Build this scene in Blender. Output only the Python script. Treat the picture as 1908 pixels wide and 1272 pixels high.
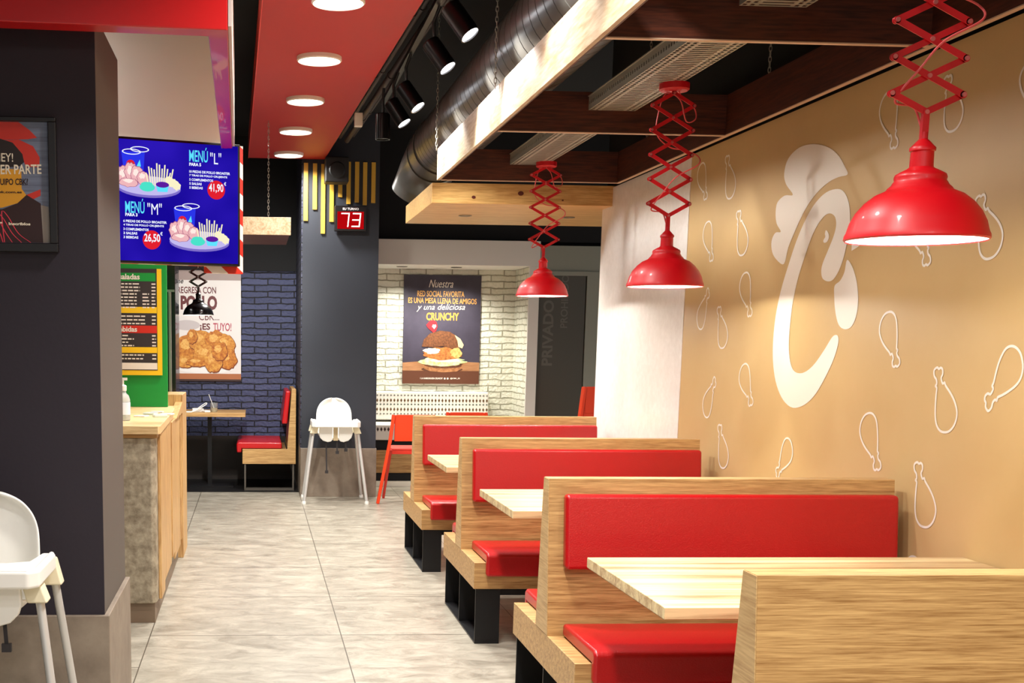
import bpy, bmesh, math, random
from mathutils import Vector, Matrix
random.seed(7)
for o in list(bpy.data.objects): bpy.data.objects.remove(o)
S = bpy.context.scene
COL = S.collection
# ------------------------------------------------------------------ camera
F_PX, YAW, PITCH, ROLL, CX, CY = 2320.0, .0625794, -.1508536, .01001600, 617.82, 990.446
def cam_axes():
    cy, sy, cp, sp = math.cos(YAW), math.sin(YAW), math.cos(PITCH), math.sin(PITCH)
    f = Vector((sy*cp, cy*cp, sp)); r = Vector((cy, -sy, 0)); u = r.cross(f)
    return math.cos(ROLL)*r+math.sin(ROLL)*u, -math.sin(ROLL)*r+math.cos(ROLL)*u, f
r_, u_, f_ = cam_axes()
cd = bpy.data.cameras.new('camera'); cam = bpy.data.objects.new('camera', cd); COL.objects.link(cam)
m = Matrix((r_, u_, -f_)).transposed().to_4x4(); m.translation = Vector((0, 0, 1.38)); cam.matrix_world = m
cd.sensor_width = 36; cd.lens = F_PX/1908*36; cd.shift_x = (954-CX)/1908; cd.shift_y = (CY-636)/1908
cd.clip_start = .05; cd.clip_end = 100
S.camera = cam
# ------------------------------------------------------------------ world, exposure
w = bpy.data.worlds.new('world'); S.world = w; w.use_nodes = True
w.node_tree.nodes['Background'].inputs[0].default_value = (1.0, .97, .93, 1)
w.node_tree.nodes['Background'].inputs[1].default_value = .45
S.view_settings.view_transform = 'Standard'; S.view_settings.look = 'None'
S.view_settings.gamma = 1; S.view_settings.exposure = 0.0; S.view_settings.use_curve_mapping = False
# ------------------------------------------------------------------ room lamps
def area(loc, size, power, rot=(0,0,0), color=(1,.975,.93), shape='DISK', spread=None, sy=None):
    l = bpy.data.lights.new('lamp_light', 'AREA'); l.shape = shape; l.size = size; l.energy = power; l.color = color
    if sy: l.size_y = sy
    if spread: l.spread = math.radians(spread)
    o = bpy.data.objects.new('lamp_light', l); COL.objects.link(o); o.location = loc; o.rotation_euler = rot
    return o
SOFFIT_Z = 2.95
DISCS = [(.385, 6.04), (.359, 7.245), (.33, 8.456), (.306, 9.647), (.286, 10.83), (.41, 4.84), (.435, 3.63), (.46, 2.42), (.485, 1.2)]
for x, y in DISCS: area((x, y, SOFFIT_Z-.035), .22, 28 if y < 9 else 38, spread=128 if y < 9 else 158)
def spot(loc, target, power, angle, blend=.5, color=(1, .975, .93), size=.03):
    l = bpy.data.lights.new('spot_light', 'SPOT'); l.energy = power; l.spot_size = math.radians(angle); l.spot_blend = blend
    l.color = color; l.shadow_soft_size = size
    o = bpy.data.objects.new('spot_light', l); COL.objects.link(o); o.location = loc
    o.rotation_euler = (Vector(target)-Vector(loc)).to_track_quat('-Z', 'Y').to_euler()
    return o
for x in (1.45, 2.17): spot((x, 8.75, 2.24), (x, 8.95, 0), 75, 150, .6, (1, .98, .9))
def point(loc, power, size=.03, color=(1, .96, .88)):
    l = bpy.data.lights.new('bulb_light', 'POINT'); l.energy = power; l.shadow_soft_size = size; l.color = color
    o = bpy.data.objects.new('bulb_light', l); COL.objects.link(o); o.location = loc
    return o
# added fill lights, unseen, over the part of the room behind the photographer
for x, y in ((-.4, -1.2), (1.3, -1.2), (1.3, .4)): area((x, y, 2.9), .6, 40, shape='SQUARE')
# kitchen light over the counter, left of the pillar
area((-1.5, 6.6, 3.1), .6, 45, shape='SQUARE')
area((-1.7, 9.0, 3.0), .6, 14, shape='SQUARE')
spot((-.15, 9.75, 2.09), (-.15, 9.75, 0), 90, 125, .35)
spot((-.15, 9.9, 2.09), (-.3, 12.4, 1.3), 130, 80, .8)  # added spot to brighten the chicken poster, no fixture of its own

# ------------------------------------------------------------------ materials
def lin(c):
    return tuple(((v/255)/12.92 if v/255 <= .04045 else ((v/255+.055)/1.055)**2.4) for v in c)+(1,)
MATS = {}
def mat(name, rgb, rough=.5, metal=0, spec=.5, emit=None, estr=0, coat=0, bump=None, noise=None, alpha=None, trans=0):
    """bump=(scale,strength)  noise=(scale, rgb2, stretch xyz, detail)"""
    if name in MATS: return MATS[name]
    m = bpy.data.materials.new(name); m.use_nodes = True; nt = m.node_tree; b = nt.nodes['Principled BSDF']
    b.inputs['Base Color'].default_value = lin(rgb); b.inputs['Roughness'].default_value = rough
    b.inputs['Metallic'].default_value = metal; b.inputs['Specular IOR Level'].default_value = spec
    b.inputs['Coat Weight'].default_value = coat
    if trans: b.inputs['Transmission Weight'].default_value = trans
    if emit:
        b.inputs['Emission Color'].default_value = lin(emit); b.inputs['Emission Strength'].default_value = estr
    tc = nt.nodes.new('ShaderNodeTexCoord')
    if noise:
        mp = nt.nodes.new('ShaderNodeMapping'); mp.inputs['Scale'].default_value = noise[2] if len(noise) > 2 else (1, 1, 1)
        nt.links.new(tc.outputs['Object'], mp.inputs[0])
        n = nt.nodes.new('ShaderNodeTexNoise'); n.inputs['Scale'].default_value = noise[0]
        n.inputs['Detail'].default_value = noise[3] if len(noise) > 3 else 6; n.inputs['Roughness'].default_value = .65
        nt.links.new(mp.outputs[0], n.inputs[0])
        cr = nt.nodes.new('ShaderNodeValToRGB'); cr.color_ramp.elements[0].position = .35; cr.color_ramp.elements[1].position = .68
        cr.color_ramp.elements[0].color = lin(noise[1]); cr.color_ramp.elements[1].color = lin(rgb)
        nt.links.new(n.outputs['Fac'], cr.inputs[0]); nt.links.new(cr.outputs[0], b.inputs['Base Color'])
    if bump:
        n2 = nt.nodes.new('ShaderNodeTexNoise'); n2.inputs['Scale'].default_value = bump[0]; n2.inputs['Detail'].default_value = 4
        nt.links.new(tc.outputs['Object'], n2.inputs[0])
        bp = nt.nodes.new('ShaderNodeBump'); bp.inputs['Strength'].default_value = bump[1]; bp.inputs['Distance'].default_value = .004
        nt.links.new(n2.outputs['Fac'], bp.inputs['Height']); nt.links.new(bp.outputs[0], b.inputs['Normal'])
    MATS[name] = m
    return m
def glow(name, rgb, s):
    if name in MATS: return MATS[name]
    m = bpy.data.materials.new(name); m.use_nodes = True; nt = m.node_tree; nt.nodes.remove(nt.nodes['Principled BSDF'])
    e = nt.nodes.new('ShaderNodeEmission'); e.inputs[0].default_value = lin(rgb); e.inputs[1].default_value = s
    nt.links.new(e.outputs[0], nt.nodes['Material Output'].inputs[0]); MATS[name] = m
    return m
def wood(name, light, dark, scale=(1.2, 22, 22), rough=.45, streak=.5, knots=None):
    """two-scale grain that runs along the axis with the small scale value"""
    if name in MATS: return MATS[name]
    m = bpy.data.materials.new(name); m.use_nodes = True; nt = m.node_tree; b = nt.nodes['Principled BSDF']; L = nt.links.new
    b.inputs['Roughness'].default_value = rough
    tc = nt.nodes.new('ShaderNodeTexCoord'); mp = nt.nodes.new('ShaderNodeMapping'); mp.inputs['Scale'].default_value = scale
    L(tc.outputs['Object'], mp.inputs[0])
    n = nt.nodes.new('ShaderNodeTexNoise'); n.inputs['Scale'].default_value = 2.2; n.inputs['Detail'].default_value = 8; n.inputs['Roughness'].default_value = .7
    n.inputs['Distortion'].default_value = .6; L(mp.outputs[0], n.inputs[0])
    mp2 = nt.nodes.new('ShaderNodeMapping'); mp2.inputs['Scale'].default_value = tuple(s*4 for s in scale); L(tc.outputs['Object'], mp2.inputs[0])
    n2 = nt.nodes.new('ShaderNodeTexNoise'); n2.inputs['Scale'].default_value = 3; n2.inputs['Detail'].default_value = 3; L(mp2.outputs[0], n2.inputs[0])
    mx = nt.nodes.new('ShaderNodeMath'); mx.operation = 'MULTIPLY_ADD'; mx.inputs[1].default_value = streak; L(n2.outputs['Fac'], mx.inputs[0])
    sc = nt.nodes.new('ShaderNodeMath'); sc.operation = 'MULTIPLY'; sc.inputs[1].default_value = 1-streak; L(n.outputs['Fac'], sc.inputs[0])
    L(sc.outputs[0], mx.inputs[2])
    cr = nt.nodes.new('ShaderNodeValToRGB'); cr.color_ramp.elements[0].position = .38; cr.color_ramp.elements[1].position = .6
    cr.color_ramp.elements[0].color = lin(dark); cr.color_ramp.elements[1].color = lin(light); L(mx.outputs[0], cr.inputs[0])
    L(cr.outputs[0], b.inputs['Base Color'])
    bp = nt.nodes.new('ShaderNodeBump'); bp.inputs['Strength'].default_value = .12; bp.inputs['Distance'].default_value = .001
    L(mx.outputs[0], bp.inputs['Height']); L(bp.outputs[0], b.inputs['Normal'])
    MATS[name] = m
    return m
def brick(name, c1, c2, mortar, axis, bw=.263, bh=.061, rough=.6):
    if name in MATS: return MATS[name]
    m = bpy.data.materials.new(name); m.use_nodes = True; nt = m.node_tree; b = nt.nodes['Principled BSDF']; L = nt.links.new
    b.inputs['Roughness'].default_value = rough
    tc = nt.nodes.new('ShaderNodeTexCoord'); sp = nt.nodes.new('ShaderNodeSeparateXYZ'); L(tc.outputs['Object'], sp.inputs[0])
    wob = nt.nodes.new('ShaderNodeTexNoise'); wob.inputs['Scale'].default_value = 9; wob.inputs['Detail'].default_value = 3; L(tc.outputs['Object'], wob.inputs[0])
    wm = nt.nodes.new('ShaderNodeMath'); wm.operation = 'MULTIPLY_ADD'; wm.inputs[1].default_value = .034; L(wob.outputs['Fac'], wm.inputs[0]); L(sp.outputs['Z'], wm.inputs[2])
    cb = nt.nodes.new('ShaderNodeCombineXYZ'); L(sp.outputs['X' if axis == 'x' else 'Y'], cb.inputs[0]); L(wm.outputs[0], cb.inputs[1])
    br = nt.nodes.new('ShaderNodeTexBrick'); L(cb.outputs[0], br.inputs['Vector'])
    br.inputs['Scale'].default_value = 1; br.inputs['Brick Width'].default_value = bw; br.inputs['Row Height'].default_value = bh
    br.inputs['Mortar Size'].default_value = .0065; br.inputs['Mortar Smooth'].default_value = .35; br.inputs['Bias'].default_value = 0
    br.inputs['Color1'].default_value = lin(c1); br.inputs['Color2'].default_value = lin(c2); br.inputs['Mortar'].default_value = lin(mortar)
    L(br.outputs['Color'], b.inputs['Base Color'])
    n = nt.nodes.new('ShaderNodeTexNoise'); n.inputs['Scale'].default_value = 38; n.inputs['Detail'].default_value = 5; L(tc.outputs['Object'], n.inputs[0])
    inv = nt.nodes.new('ShaderNodeMath'); inv.operation = 'MULTIPLY_ADD'; inv.inputs[1].default_value = -1.6; L(br.outputs['Fac'], inv.inputs[0]); L(n.outputs['Fac'], inv.inputs[2])
    bp = nt.nodes.new('ShaderNodeBump'); bp.inputs['Strength'].default_value = 1; bp.inputs['Distance'].default_value = .012
    L(inv.outputs[0], bp.inputs['Height']); L(bp.outputs[0], b.inputs['Normal'])
    MATS[name] = m
    return m
OAK = wood('oak_laminate', (206, 166, 108), (146, 104, 56), (1.1, 22, 30), streak=.35)
OAKY = wood('oak_laminate_edge', (204, 170, 118), (170, 132, 84), (16, 1.0, 16))
TBL = wood('table_laminate', (232, 210, 160), (164, 124, 82), (.35, 11, 11), rough=.35, streak=.12)
PINE = wood('pine', (224, 184, 116), (188, 142, 78), (.8, 10, 10))
PALE = wood('pale_pine', (204, 184, 154), (170, 140, 104), (7, .8, 7))
DARKW = wood('walnut_board', (92, 44, 26), (50, 22, 14), (.8, 14, 10), rough=.5)
DARKWY = wood('walnut_board_lengthwise', (92, 44, 26), (50, 22, 14), (14, .8, 10), rough=.5)
BAND = mat('pale_edge_band', (206, 176, 150), .5)
PLANK = wood('vertical_planks', (222, 182, 122), (176, 130, 78), (9, 9, .8))
RED = mat('red_leatherette', (178, 6, 14), .36, bump=(220, .25), coat=.15)
REDP = mat('red_lacquer', (212, 6, 22), .42, coat=.1)
REDB = mat('red_gloss_panel', (196, 10, 12), .3, coat=.3)
REDM = mat('red_painted_metal', (196, 10, 26), .4)
REDS = mat('red_soffit_paint', (176, 26, 24), .55)
BLACKM = mat('black_steel', (22, 22, 24), .4, metal=.3)
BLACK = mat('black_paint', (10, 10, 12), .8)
CEIL = mat('ceiling_black', (13, 11, 11), .9)
DUCT = mat('duct_black', (78, 76, 72), .33, metal=.1, spec=.8)
CHAR = mat('charcoal_paint', (38, 42, 51), .6, bump=(60, .1))
AUB = mat('aubergine_paint', (34, 26, 38), .65, bump=(60, .1))
WHITE = mat('white_paint', (236, 232, 222), .6)
PLAST = mat('white_plastic', (244, 242, 236), .35)
CREAM = mat('cream_plastic', (236, 226, 196), .4)
STEEL = mat('brushed_steel', (178, 176, 172), .32, metal=.85)
GALV = mat('galvanised_steel', (170, 166, 154), .45, metal=.5)
ORANGE = mat('orange_plastic', (230, 60, 14), .4)
ORED = mat('orange_red_plastic', (206, 44, 24), .4)
TILEB = mat('grey_tile_skirting', (150, 136, 120), .5, noise=(5, (122, 108, 94)))
CONC = mat('raw_concrete', (190, 178, 154), .75, noise=(20, (128, 116, 96)), bump=(40, .5))
GLASSW = mat('frosted_white_panel', (246, 243, 240), .22, noise=(24, (236, 232, 228)))
WRAP = mat('tan_wall_wrap', (206, 176, 124), .5, noise=(1.2, (200, 168, 114)))
VINYL = mat('white_vinyl', (240, 234, 222), .45)
GREEN = mat('green_panel', (10, 148, 58), .45)
YEL = mat('yellow_lacquer', (244, 200, 30), .4)
CHALK = mat('dark_chalk', (48, 42, 44), .6)
BR_D = brick('dark_blue_brick', (76, 82, 118), (60, 66, 98), (12, 12, 20), 'x')
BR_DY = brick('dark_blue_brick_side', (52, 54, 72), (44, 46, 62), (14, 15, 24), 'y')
BR_W = brick('white_brick', (232, 230, 214), (222, 220, 202), (168, 164, 142), 'x')
BR_WY = brick('white_brick_side', (232, 230, 214), (222, 220, 202), (168, 164, 142), 'y')

# ------------------------------------------------------------------ mesh builder
class MB:
    def __init__(s): s.v = []; s.f = []; s.mi = []; s.mats = []; s.cur = 0
    def mat(s, m):
        if m not in s.mats: s.mats.append(m)
        s.cur = s.mats.index(m); return s
    def add(s, vs, fs):
        n = len(s.v); s.v += [tuple(v) for v in vs]
        for f in fs: s.f.append([i+n for i in f]); s.mi.append(s.cur)
        return s
    def box(s, x0, x1, y0, y1, z0, z1):
        vs = [(x, y, z) for z in (z0, z1) for y in (y0, y1) for x in (x0, x1)]
        return s.add(vs, [(0, 2, 3, 1), (4, 5, 7, 6), (0, 1, 5, 4), (2, 6, 7, 3), (0, 4, 6, 2), (1, 3, 7, 5)])
    def prism(s, pts, axis, a, b):
        """pts: 2D polygon; axis x -> (y,z), y -> (x,z), z -> (x,y)"""
        def P(p, t): return {'x': (t, p[0], p[1]), 'y': (p[0], t, p[1]), 'z': (p[0], p[1], t)}[axis]
        n = len(pts)
        return s.add([P(p, a) for p in pts]+[P(p, b) for p in pts], [tuple(range(n))[::-1], tuple(range(n, 2*n))]+[(i, (i+1) % n, (i+1) % n+n, i+n) for i in range(n)])
    def poly(s, pts): return s.add(pts, [tuple(range(len(pts)))])
    def cone(s, p0, p1, r0, r1, seg=16, cap=True):
        p0, p1 = Vector(p0), Vector(p1); d = (p1-p0).normalized()
        a = d.orthogonal().normalized(); b = d.cross(a)
        vs = []
        for p, r in ((p0, r0), (p1, r1)):
            for k in range(seg):
                t = 2*math.pi*k/seg; vs.append(p+(a*math.cos(t)+b*math.sin(t))*r)
        fs = [(k, (k+1) % seg, (k+1) % seg+seg, k+seg) for k in range(seg)]
        if cap: fs += [tuple(range(seg))[::-1], tuple(range(seg, 2*seg))]
        return s.add(vs, fs)
    def lathe(s, prof, c=(0, 0, 0), seg=48):
        vs = []; fs = []
        for r, z in prof:
            for k in range(seg):
                t = 2*math.pi*k/seg; vs.append((c[0]+r*math.cos(t), c[1]+r*math.sin(t), c[2]+z))
        for i in range(len(prof)-1):
            for k in range(seg):
                fs.append((i*seg+k, i*seg+(k+1) % seg, (i+1)*seg+(k+1) % seg, (i+1)*seg+k))
        return s.add(vs, fs)
    def tube(s, pts, r, seg=8, cap=True):
        pts = [Vector(p) for p in pts]; n = len(pts); vs = []; a = None
        for i, p in enumerate(pts):
            d = (pts[min(i+1, n-1)]-pts[max(i-1, 0)]).normalized()
            if a is None: a = d.orthogonal().normalized()
            a = (a-d*a.dot(d)).normalized(); b = d.cross(a)
            rr = r[i] if isinstance(r, (list, tuple)) else r
            for k in range(seg):
                t = 2*math.pi*k/seg; vs.append(p+(a*math.cos(t)+b*math.sin(t))*rr)
        fs = [(i*seg+k, i*seg+(k+1) % seg, (i+1)*seg+(k+1) % seg, (i+1)*seg+k) for i in range(n-1) for k in range(seg)]
        if cap: fs += [tuple(range(seg))[::-1], tuple(range((n-1)*seg, n*seg))]
        return s.add(vs, fs)
    def bar(s, p0, p1, w, t, up=(0, 0, 1)):
        """flat bar from p0 to p1, width w along 'up'-ish, thickness t"""
        p0, p1 = Vector(p0), Vector(p1); d = (p1-p0).normalized(); a = Vector(up); a = (a-d*a.dot(d)).normalized(); b = d.cross(a)
        vs = [p+a*(w/2)*i+b*(t/2)*j for p in (p0, p1) for i, j in ((-1, -1), (1, -1), (1, 1), (-1, 1))]
        return s.add(vs, [(0, 1, 2, 3), (7, 6, 5, 4), (0, 4, 5, 1), (1, 5, 6, 2), (2, 6, 7, 3), (3, 7, 4, 0)])
    def build(s, name, parent=None, mat=None, smooth=False, bevel=0, seg=2, angle=35, sub=0):
        me = bpy.data.meshes.new(name); me.from_pydata(s.v, [], s.f)
        ms = s.mats or [mat]
        for m_ in ms: me.materials.append(m_)
        me.polygons.foreach_set('material_index', s.mi)
        me.validate()
        bm = bmesh.new(); bm.from_mesh(me); bmesh.ops.recalc_face_normals(bm, faces=bm.faces); bm.to_mesh(me); bm.free()
        if smooth or bevel:
            me.polygons.foreach_set('use_smooth', [True]*len(me.polygons)); me.set_sharp_from_angle(angle=math.radians(angle))
        o = bpy.data.objects.new(name, me); COL.objects.link(o)
        if parent: o.parent = parent
        if bevel:
            b = o.modifiers.new('bevel', 'BEVEL'); b.width = bevel; b.segments = seg; b.limit_method = 'ANGLE'; b.harden_normals = True
        if sub:
            b = o.modifiers.new('sub', 'SUBSURF'); b.levels = sub; b.render_levels = sub
        return o
def B(x0, x1, y0, y1, z0, z1): return MB().box(x0, x1, y0, y1, z0, z1)
def thing(name, label, cat, loc=(0, 0, 0), rz=0, group=None, rot=None):
    o = bpy.data.objects.new(name, None); o.empty_display_size = .1; COL.objects.link(o); o.location = loc
    o.rotation_euler = rot or (0, 0, rz)
    return tag(o, label, cat, group)
def tag(o, label, cat, group=None):
    o['label'] = label; o['category'] = cat
    if group: o['group'] = group
    return o
def struct(o): o['kind'] = 'structure'; return o
def copy_tree(o, parent=None):
    c = o.copy(); COL.objects.link(c)
    if parent: c.parent = parent
    for ch in list(o.children): copy_tree(ch, c)
    return c
def smooth_poly(pts, n=6, closed=True):
    out = []; N = len(pts)
    for i in range(N):
        p0, p1, p2, p3 = (Vector(pts[(i+k) % N]) for k in (-1, 0, 1, 2))
        for j in range(n):
            t = j/n
            out.append(.5*((2*p1)+(p2-p0)*t+(2*p0-5*p1+4*p2-p3)*t*t+(3*p1-p0-3*p2+p3)*t**3))
    return out
def curve_pts(pts, n=8):
    out = []; P = [Vector(p) for p in pts]; P = [P[0]*2-P[1]]+P+[P[-1]*2-P[-2]]
    for i in range(1, len(P)-2):
        p0, p1, p2, p3 = P[i-1:i+3]
        for j in range(n):
            t = j/n
            out.append(.5*((2*p1)+(p2-p0)*t+(2*p0-5*p1+4*p2-p3)*t*t+(3*p1-p0-3*p2+p3)*t**3))
    out.append(P[-2])
    return out
_T = {}
def text_geo(s, bold=0, shear=0):
    k = (s, bold, shear)
    if k in _T: return _T[k]
    c = bpy.data.curves.new('lettering', 'FONT'); c.body = s; c.offset = bold; c.shear = shear; c.resolution_u = 3
    o = bpy.data.objects.new('lettering', c); COL.objects.link(o)
    dg = bpy.context.evaluated_depsgraph_get(); dg.update()
    me = bpy.data.meshes.new_from_object(o.evaluated_get(dg)); vs = [(v.co.x, v.co.y) for v in me.vertices]; fs = [tuple(p.vertices) for p in me.polygons]
    bpy.data.objects.remove(o); bpy.data.meshes.remove(me)
    if not vs: vs = [(0, 0)]; fs = []
    x0, x1, y0, y1 = min(v[0] for v in vs), max(v[0] for v in vs), min(v[1] for v in vs), max(v[1] for v in vs)
    _T[k] = ([((x-x0)/max(x1-x0, 1e-6), (y-y0)/max(y1-y0, 1e-6)) for x, y in vs], fs)
    return _T[k]
def letters(mb, s, u0, v0, w, h, d, bold=.02, shear=0, rot=0, slope=0):
    """lettering filling the box u0..u0+w, v0..v0+h on the local plane y=-d"""
    vs, fs = text_geo(s, bold, shear)
    out = []
    for a, b in vs:
        x, y = a*w, b*h+a*w*slope
        x, y = x*math.cos(rot)-y*math.sin(rot), x*math.sin(rot)+y*math.cos(rot)
        out.append((u0+x, -d, v0+y))
    return mb.add(out, fs)
class Lines:
    """stands in for MB: every piece of lettering or picture becomes its own part"""
    def __init__(s, parent, name): s.p = parent; s.n = name; s.m = None
    def mat(s, m): s.m = m; return s
    def add(s, vs, fs): MB().mat(s.m).add(vs, fs).build(s.n, s.p); return s
def tri_poly(mb, pts, d):
    """flat shape on local plane y=-d, pts (u,v); concave allowed"""
    from mathutils.geometry import tessellate_polygon
    vs = [Vector((p[0], -d, p[1])) for p in pts]
    return mb.add(vs, [tuple(t) for t in tessellate_polygon([vs])])
def ell(cx, cy, rx, ry, n=32, a0=0, a1=360, rot=0):
    out = []
    full = abs(a1-a0) >= 360
    for k in range(n if full else n+1):
        t = math.radians(a0+(a1-a0)*k/n); x, y = rx*math.cos(t), ry*math.sin(t)
        out.append((cx+x*math.cos(rot)-y*math.sin(rot), cy+x*math.sin(rot)+y*math.cos(rot)))
    return out
def blob(cx, cy, rx, ry, jag=.12, n=26, seed=0):
    rnd = random.Random(seed); return [(cx+rx*math.cos(2*math.pi*k/n)*(1+rnd.uniform(-jag, jag)), cy+ry*math.sin(2*math.pi*k/n)*(1+rnd.uniform(-jag, jag))) for k in range(n)]
def rect(u0, u1, v0, v1): return [(u0, v0), (u1, v0), (u1, v1), (u0, v1)]

# ================================================================== SETTING
# floor: 90 cm tiles
def floor_mat():
    m = bpy.data.materials.new('floor_tile'); m.use_nodes = True; nt = m.node_tree; b = nt.nodes['Principled BSDF']; L = nt.links.new
    b.inputs['Roughness'].default_value = .34
    tc = nt.nodes.new('ShaderNodeTexCoord'); sp = nt.nodes.new('ShaderNodeSeparateXYZ'); L(tc.outputs['Object'], sp.inputs[0])
    def M(op, a, b_=None, c=None):
        n = nt.nodes.new('ShaderNodeMath'); n.operation = op
        for i, v in enumerate((a, b_, c)):
            if v is None: continue
            if isinstance(v, (int, float)): n.inputs[i].default_value = v
            else: L(v, n.inputs[i])
        return n.outputs[0]
    X, Y = sp.outputs['X'], sp.outputs['Y']
    fx = M('FRACT', M('DIVIDE', M('ADD', X, -.413+.905*20), .905))
    left = M('LESS_THAN', X, -.492)
    yy = M('ADD', M('ADD', Y, -5.79+.905*20), M('MULTIPLY', left, .58))
    fy = M('FRACT', M('DIVIDE', yy, .905))
    def line(f, wd):
        d = M('MINIMUM', f, M('SUBTRACT', 1, f)); return M('LESS_THAN', d, wd)
    g = M('MAXIMUM', line(fx, .0028), line(fy, .0048))
    mp = nt.nodes.new('ShaderNodeMapping'); mp.inputs['Scale'].default_value = (1.5, 2.5, 1); L(tc.outputs['Object'], mp.inputs[0])
    n = nt.nodes.new('ShaderNodeTexNoise'); n.inputs['Scale'].default_value = 3.6; n.inputs['Detail'].default_value = 10; n.inputs['Roughness'].default_value = .72; n.inputs['Distortion'].default_value = .8; L(mp.outputs[0], n.inputs[0])
    cr = nt.nodes.new('ShaderNodeValToRGB'); cr.color_ramp.elements[0].position = .3; cr.color_ramp.elements[1].position = .7
    cr.color_ramp.elements[0].color = lin((120, 112, 98)); cr.color_ramp.elements[1].color = lin((188, 181, 165)); L(n.outputs['Fac'], cr.inputs[0])
    mx = nt.nodes.new('ShaderNodeMix'); mx.data_type = 'RGBA'; L(g, mx.inputs[0]); L(cr.outputs[0], mx.inputs[6]); mx.inputs[7].default_value = lin((84, 76, 64))
    L(mx.outputs[2], b.inputs['Base Color'])
    bp = nt.nodes.new('ShaderNodeBump'); bp.inputs['Strength'].default_value = .15; bp.inputs['Distance'].default_value = .002
    L(M('SUBTRACT', n.outputs['Fac'], g), bp.inputs['Height']); L(bp.outputs[0], b.inputs['Normal'])
    MATS['floor_tile'] = m; return m
struct(B(-4, 4.5, -3, 13.2, -.12, 0).build('floor', mat=floor_mat()))
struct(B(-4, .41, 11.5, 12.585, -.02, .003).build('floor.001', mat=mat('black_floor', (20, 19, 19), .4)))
struct(B(-4, 4.5, -3, 13.2, 3.35, 3.45).build('ceiling', mat=CEIL))
# right wall (black above the wrap), ends at y=8.25
struct(B(2.30, 2.42, -3, 8.25, 0, 3.35).build('wall_right', mat=BLACK))
wr = struct(B(2.275, 2.30, -3, 6.58, 0, 2.365).build('wall_right_wrap', mat=WRAP)); wr.name = 'wall_right.001'
fp = struct(B(2.272, 2.30, 6.58, 8.25, 0, 2.37).build('wall_right.002', mat=GLASSW))
# vinyl graphics on the wall wrap
LOGO = {
 'comb':[(4.805,2.038),(4.840,2.076),(4.891,2.118),(4.979,2.162),(5.117,2.197),(5.258,2.205),(5.365,2.175),(5.398,2.117),(5.371,2.069),(5.295,2.017),(5.378,2.023),(5.450,2.002),(5.463,1.960),(5.445,1.912),(5.396,1.873),(5.453,1.873),(5.488,1.841),(5.475,1.793),(5.420,1.755),(5.341,1.733),(5.308,1.799),(5.257,1.856),(5.200,1.912),(5.131,1.965),(5.050,2.004),(4.959,2.029),(4.879,2.037)],
 'c':[(4.879,1.992),(4.976,1.991),(5.068,1.961),(5.148,1.907),(5.226,1.826),(5.292,1.730),(5.357,1.619),(5.396,1.505),(5.404,1.388),(5.384,1.294),(5.337,1.214),(5.258,1.153),(5.158,1.126),(5.044,1.146),(4.951,1.194),(4.866,1.273),(4.813,1.337),(4.785,1.395),(4.791,1.423),(4.817,1.428),(4.846,1.416),(4.904,1.368),(4.981,1.313),(5.052,1.282),(5.115,1.272),(5.174,1.282),(5.215,1.320),(5.239,1.389),(5.239,1.479),(5.226,1.569),(5.189,1.668),(5.137,1.753),(5.085,1.826),(5.031,1.874),(4.974,1.901),(4.925,1.903),(4.885,1.884),(4.873,1.850),(4.890,1.810),(4.929,1.761),(4.969,1.711),(4.976,1.679),(4.958,1.652),(4.910,1.639),(4.865,1.645),(4.823,1.676),(4.792,1.720),(4.770,1.780),(4.758,1.829),(4.761,1.880),(4.780,1.930),(4.822,1.972)],
 'eye':[(4.958,1.842),(4.934,1.826),(4.929,1.808),(4.946,1.794),(4.970,1.794),(4.976,1.804),(4.961,1.816),(4.966,1.829)],
 'wattle':[(4.760,1.713),(4.714,1.685),(4.673,1.633),(4.649,1.571),(4.650,1.511),(4.680,1.463),(4.737,1.450),(4.792,1.468),(4.829,1.521),(4.848,1.584),(4.849,1.620),(4.806,1.637),(4.775,1.668)],
 'beak':[(4.729,1.745),(4.731,1.782),(4.722,1.806),(4.625,1.796),(4.648,1.768),(4.682,1.755)]}
DRUM = [(6.330,2.115,6.457,2.289),(6.089,2.287,5.983,2.087),(6.200,1.802,6.326,1.988),(5.905,2.009,5.789,1.810),(5.669,1.520,5.799,1.708),(6.231,1.664,6.347,1.474),(6.088,1.570,5.971,1.380),(6.075,1.225,6.195,1.035),(5.594,1.117,5.747,1.284),(5.990,1.000,5.875,0.803),(5.278,0.820,5.158,0.984),(4.315,1.317,4.442,1.497),(4.065,1.316,3.950,1.115),(3.759,1.197,3.616,1.375),(4.392,0.941,4.534,1.128),(3.904,1.854,3.780,1.667),(4.165,1.660,4.283,1.844),(4.448,2.084,4.555,2.283),(4.149,2.265,4.061,2.087),(4.142,0.992,4.028,0.787),(3.656,2.057,3.705,2.213),(4.055,0.513,4.131,0.664)]
from mathutils.geometry import tessellate_polygon
lb = MB()
for k, pts in LOGO.items():
    sm = smooth_poly(pts, 4) if k != 'beak' else [Vector(p) for p in pts]
    vs = [Vector((2.2735, p[0], p[1])) for p in sm]
    lb.add(vs, [tuple(t) for t in tessellate_polygon([[Vector((v.y, v.z, 0)) for v in vs]])])
lg = lb.build('rooster_head_emblem', wr, VINYL); lg['label'] = 'large white rooster head C emblem on the tan wall'
TMPL = [(0,.03),(.02,.07),(.09,.085),(.16,.055),(.22,.07),(.235,.11),(.28,.09),(.36,.14),(.5,.215),(.65,.275),(.78,.285),(.9,.225),(.975,.11),(1,0),(.975,-.12),(.9,-.215),(.8,-.255),(.65,-.245),(.5,-.195),(.36,-.13),(.30,-.12),(.29,-.07),(.2,-.065),(.165,-.12),(.1,-.14),(.055,-.105),(.05,-.06),(.01,-.03)]
db = MB()
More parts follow.
